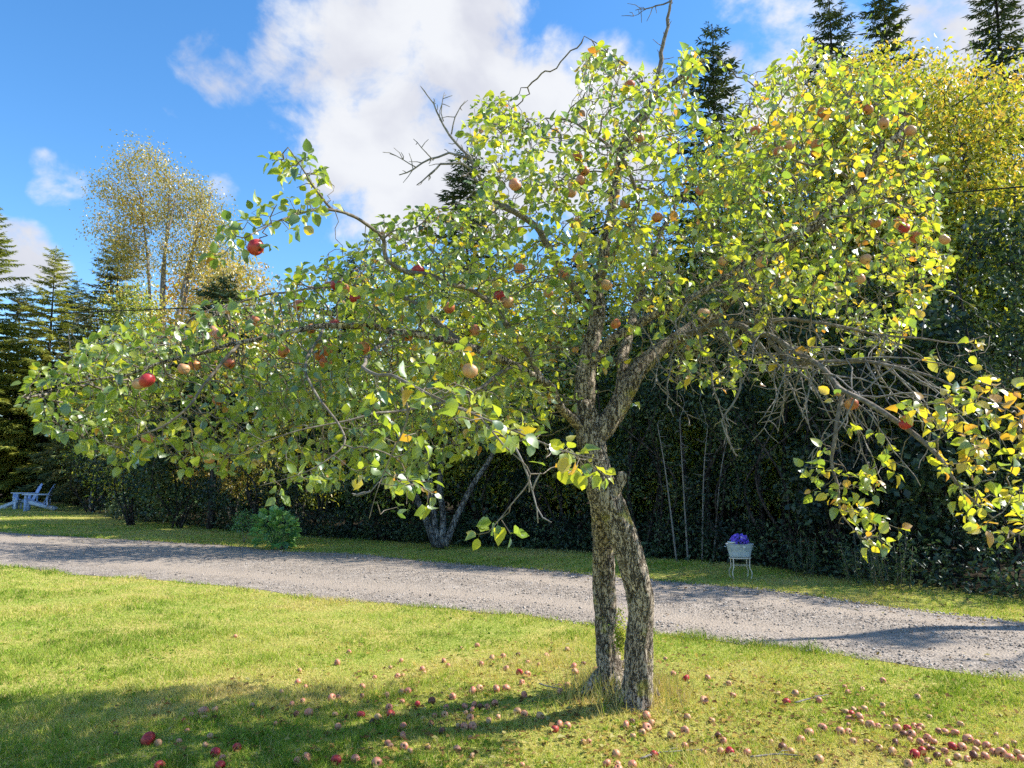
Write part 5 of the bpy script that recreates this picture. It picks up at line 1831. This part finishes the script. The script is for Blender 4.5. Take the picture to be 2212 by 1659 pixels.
M['blue'] = paint('blue painted wood', (.27, .38, .70), (.40, .52, .80))
M['lit_blue'] = paint('blue paint lit tone', (.50, .58, .74), (.70, .75, .84))  # same paint lightened, with sunlight put into the colour
M['galv'] = noise_mat('galvanised steel', [(.3, (.30, .36, .40)), (.55, (.42, .48, .52)), (.8, (.55, .60, .63))], 14, 6, .5, .1, 40, .5)
M['cream'] = noise_mat('worn cream paint', [(.35, (.50, .42, .34)), (.6, (.72, .66, .56))], 30, 6, .6, .2, 70)
M['pot'] = noise_mat('white glazed pot', [(.3, (.62, .70, .70)), (.7, (.76, .80, .80))], 8, 4, .35)
M['soil'] = noise_mat('potting soil', [(.3, (.02, .015, .01)), (.7, (.06, .045, .03))], 40, 6, .95, .5, 80)
M['petal'] = leaf_mat('violet petal', [(0, (.10, .06, .55)), (.6, (.20, .13, .85)), (.9, (.40, .30, .9)), (1, (.7, .6, .9))], .3, .05, .5, 1.0)


def slat(name, size, mat, parent, loc, rot=(0, 0, 0), sub=None):
    mb = MB()
    mb.box(size, ch=.004)
    o = mb.build_local(name, mat, parent)
    o.location = loc
    o.rotation_euler = rot
    return o


def chair(loc, rz, label):
    """Low slatted garden chair, facing -X."""
    t = empty('garden_chair', loc, label, 'chair', 'blue slatted garden chairs')
    t.rotation_euler = (0, 0, rz)
    t.scale = (1.12, 1.12, 1.12)
    sl = math.atan2(.30, .90)
    for s in (-1, 1):
        slat('side_rail', (.98, .03, .11), M['lit_blue'], t, (.06, s * .265, .20), (0, sl, 0))
        slat('front_leg', (.11, .03, .54), M['blue'], t, (-.36, s * .297, .27))
        slat('armrest', (.80, .14, .026), M['lit_blue'], t, (-.08, s * .33, .565), (0, .02, 0))
        slat('rear_post', (.05, .04, .44), M['blue'], t, (.27, s * .30, .345), (0, .0, 0))
        slat('arm_bracket', (.06, .05, .12), M['blue'], t, (-.36, s * .34, .49))
    for k in range(6):
        f_ = k / 5
        slat('seat_slat', (.085, .54, .022), M['lit_blue'], t, (-.40 + .50 * f_, 0, .40 - .17 * f_), (0, sl, 0))
    lean_ = .40
    for k in range(5):
        o_ = (k - 2)
        Ln = .80 - .055 * o_ * o_ * .6
        slat('back_slat', (.022, .112, Ln), M['blue'], t, (.13 + math.sin(lean_) * Ln / 2, o_ * .115, .19 + math.cos(lean_) * Ln / 2), (o_ * -.035, lean_, 0))
    slat('back_rail', (.03, .62, .08), M['blue'], t, (.31, 0, .52), (0, lean_, 0))
    slat('lower_rail', (.03, .54, .08), M['blue'], t, (.19, 0, .25), (0, lean_, 0))
    return t


g = G(84, 1103)
chair((g[0], g[1], 0), math.radians(24), 'blue slatted garden chair on the right, seen side-on on the far lawn')
g = G(47, 1099)
chair((g[0], g[1] + .3, 0), math.radians(42), 'blue slatted garden chair on the left, with the footrest before it')
g = G(22, 1100)
t = empty('footrest', (g[0], g[1], 0), 'pale slatted footrest sloping to the ground before the left chair', 'footrest')
t.rotation_euler = (0, 0, math.radians(12))
for s in (-1, 1):
    slat('side_rail', (.74, .03, .10), M['lit_blue'], t, (0, s * .24, .19), (0, -.40, 0))
    slat('leg', (.09, .03, .32), M['lit_blue'], t, (.27, s * .275, .16))
for k in range(6):
    slat('slat', (.095, .54, .022), M['lit_blue'], t, (-.30 + .115 * k, 0, .123 + .0485 * k), (0, -.40, 0))

# flower tub on its stand
g = G(1600, 1249)
tub = empty('flower_tub', (g[0], g[1], .30), 'oval galvanised tub of violet flowers on a cream wire stand', 'planter')
mb = MB()
mb.lathe([(.0, .012), (.145, .012), (.150, .0), (.156, .03), (.170, .085), (.171, .093), (.176, .10), (.192, .168), (.194, .172), (.194, .178), (.199, .19), (.205, .196), (.211, .200), (.205, .207), (.198, .200), (.185, .16), (.175, .15)], 36, sx=1.0, sy=.68)
mb.build_local('tub_body', M['galv'], tub, True)
for s in (-1, 1):
    mb = MB()
    a = np.linspace(-.9, .9, 9)
    mb.tube(np.column_stack((s * (.196 + .03 * np.cos(a)), .05 * np.sin(a), np.full(9, .165))), .006, 6)
    mb.build_local('handle', M['galv'], tub, True)
mb = MB()
mb.lathe([(0, .165), (.186, .165), (.186, .150)], 28, sy=.68)
mb.build_local('soil', M['soil'], tub, True)
mb = MB()
mb.box((.035, .012, .022), loc=(.025, -.142, .165), ch=.003)
mb.build_local('lug', M['pot'], tub)
# plant pot standing in the tub
mb = MB()
mb.lathe([(0, .0), (.045, .0), (.060, .075), (.064, .075), (.064, .09), (.056, .09), (.052, .06), (0, .06)], 20)
o = mb.build('plant_pot', M['pot'], None, True)
o.location = (g[0] - .125, g[1] - .035, .30 + .150)
tag(o, 'small white pot tucked into the left end of the flower tub', 'pot')
# flowers
fl = empty('violet_flowers', (g[0] + .0, g[1], .30 + .165), 'mound of violet-blue flowers growing in the galvanised tub', 'flowers')
c = ellipsoid((g[0] - .005, g[1] - .01, .30 + .235), (.115, .09, .085), 130, .6)
v, f, t_ = foliage(c, 3, .02, .045, .6, tinter(.4, .15), .2)
mobj('leaves', v, f, M['dark_leaf'], fl, smooth=False, attrs={'tint': t_})
pv, pf, pt, off = [], [], [], 0
c = ellipsoid((g[0] - .005, g[1] - .015, .30 + .255), (.13, .10, .09), 190, .9)
for q in c:
    nn = unit(q - np.array((g[0], g[1] + .03, .30 + .17)) + rng.normal(0, .03, 3))
    ref = unit(np.cross(nn, (.3, .2, .9)))
    bi = np.cross(nn, ref)
    tn = np.clip(rng.normal(.55, .2), 0, .95)
    for k in range(5):
        a = k * 1.2566
        dv = (ref * math.cos(a) + bi * math.sin(a))[None]
        v, f, t_ = cards(q[None], dv + nn * .2, nn[None], np.array((.025,)), np.array((.024,)), np.array((tn,)))
        pv.append(v)
        pf.append(f + off)
        pt.append(t_)
        off += 4
mobj('blossoms', np.concatenate(pv), np.concatenate(pf), M['petal'], fl, smooth=False, attrs={'tint': np.concatenate(pt)}, kind='stuff')
# stand
stand = empty('plant_stand', (g[0], g[1], 0), 'cream wire stand with four curved legs under the flower tub', 'stand')
mb = MB()
a = np.linspace(0, 2 * np.pi, 37)
mb.tube(np.column_stack((.158 * np.cos(a), .108 * np.sin(a), np.full(37, .297))), .009, 6, cap=False)
mb.build_local('top_ring', M['cream'], stand, True)
mb = MB()
mb.tube(np.column_stack((.118 * np.cos(a), .08 * np.sin(a), np.full(37, .19))), .004, 5, cap=False)
mb.build_local('stretcher_ring', M['cream'], stand, True)
for sx_ in (-1, 1):
    for sy_ in (-1, 1):
        mb = MB()
        q = spline([(sx_ * .122, sy_ * .07, .30, .009), (sx_ * .118, sy_ * .07, .19, .009), (sx_ * .122, sy_ * .072, .15, .008), (sx_ * .142, sy_ * .085, .10, .007), (sx_ * .140, sy_ * .09, .05, .006), (sx_ * .126, sy_ * .085, 0, .006)], .012)
        mb.tube(q[:, :3], q[:, 3], 7)
        mb.build_local('leg', M['cream'], stand, True)

# broad-leaved plant, fine-leaved shrub and stone across the drive
g = G(592, 1184)
root = empty('broadleaf_plant', (g[0], g[1], 0), 'bushy bright green broad-leaved garden plant across the drive', 'plant')
c = ellipsoid((g[0], g[1], .36), (.42, .32, .38), 190, .8)
c = c[c[:, 2] > .06]
cen = np.array((g[0], g[1] + .05, .02))
dv = unit(c - cen) + np.array((0, 0, -.35)) + rng.normal(0, .2, c.shape)
nv = unit(c - cen) * .4 + np.array((0, -.35, .9)) + rng.normal(0, .25, c.shape)
ln = rng.uniform(.12, .21, len(c))
T, Fc = TEMPL[0]
v, f, t_ = cards(c, dv, nv, ln, ln * 1.05, np.clip(rng.normal(.5, .22, len(c)), 0, 1), T, Fc)
mobj('leaves', v, f, M['hosta'], root, smooth=True, attrs={'tint': t_})
mb = MB()
for q in c[::3]:
    mb.tube([cen + rng.normal(0, .03, 3) * (1, 1, 0), (cen + q) / 2 + np.array((0, 0, .05)), q], [.006, .005, .003], 4, cap=False)
mb.build('stems', M['hosta'], root, smooth=True)
g = G(527, 1172)
b = np.array((g[0], g[1], 0))
broadleaf('fine_leaved_shrub', 'small fine-leaved green shrub left of the broad-leaved plant', 'shrub', b, [[(b[0], b[1], 0, .012), (b[0] - .05, b[1], .3, .008), (b[0] - .1, b[1], .6, .004)], [(b[0], b[1], 0, .012), (b[0] + .15, b[1], .4, .005)]],
          [((b[0], b[1], .38), (.33, .28, .36), 1)], (M['twig'], M['hosta']), 150, 14, .045, .055, .35, tinter(.35, .2), step=.07, rtip=.0025)
g = G(612, 1186)
mb = MB()
pr = [(.0, .0), (.07, .0), (.085, .03), (.07, .075), (.03, .10), (0, .105)]
mb.lathe(pr, 9, sx=1.1, sy=.8)
v, f = mb.arrays()
v = v + rng.normal(0, .006, v.shape)
o = mobj('garden_stone', v + np.array((g[0], g[1], 0)), f, M['trunk_grey'], None, False, at=(g[0], g[1], 0))
tag(o, 'small grey stone at the foot of the broad-leaved plant', 'stone')

# ------------------------------------------------------------------ wires
M['wire'] = noise_mat('black cable', [(.3, (.012, .012, .012)), (.7, (.03, .03, .03))], 20, 3, .6)


def wire(p0, p1, sag, label):
    t_ = np.linspace(0, 1, 40)
    q = p0[None] * (1 - t_)[:, None] + p1[None] * t_[:, None]
    q[:, 2] -= sag * 4 * t_ * (1 - t_)
    mb = MB()
    mb.tube(q, .014, 5)
    tag(mb.build('overhead_wire', M['wire'], None, True, at=tuple(q[0])), label, 'wire')


wire(P(-350, 690, 19), P(2600, 520, 14), .25, 'black overhead wire crossing before the golden tree on the left')
wire(P(1562, 448, 19.6), P(2700, 352, 9.5), .1, 'black overhead wire crossing the leafy trees at the right')
print('front tree leaves', len(pos)); print('tris', sum(len(o.data.polygons) * (2 if len(o.data.polygons) and len(o.data.polygons[0].vertices) == 4 else 1) for o in bpy.data.objects if o.type == 'MESH'))
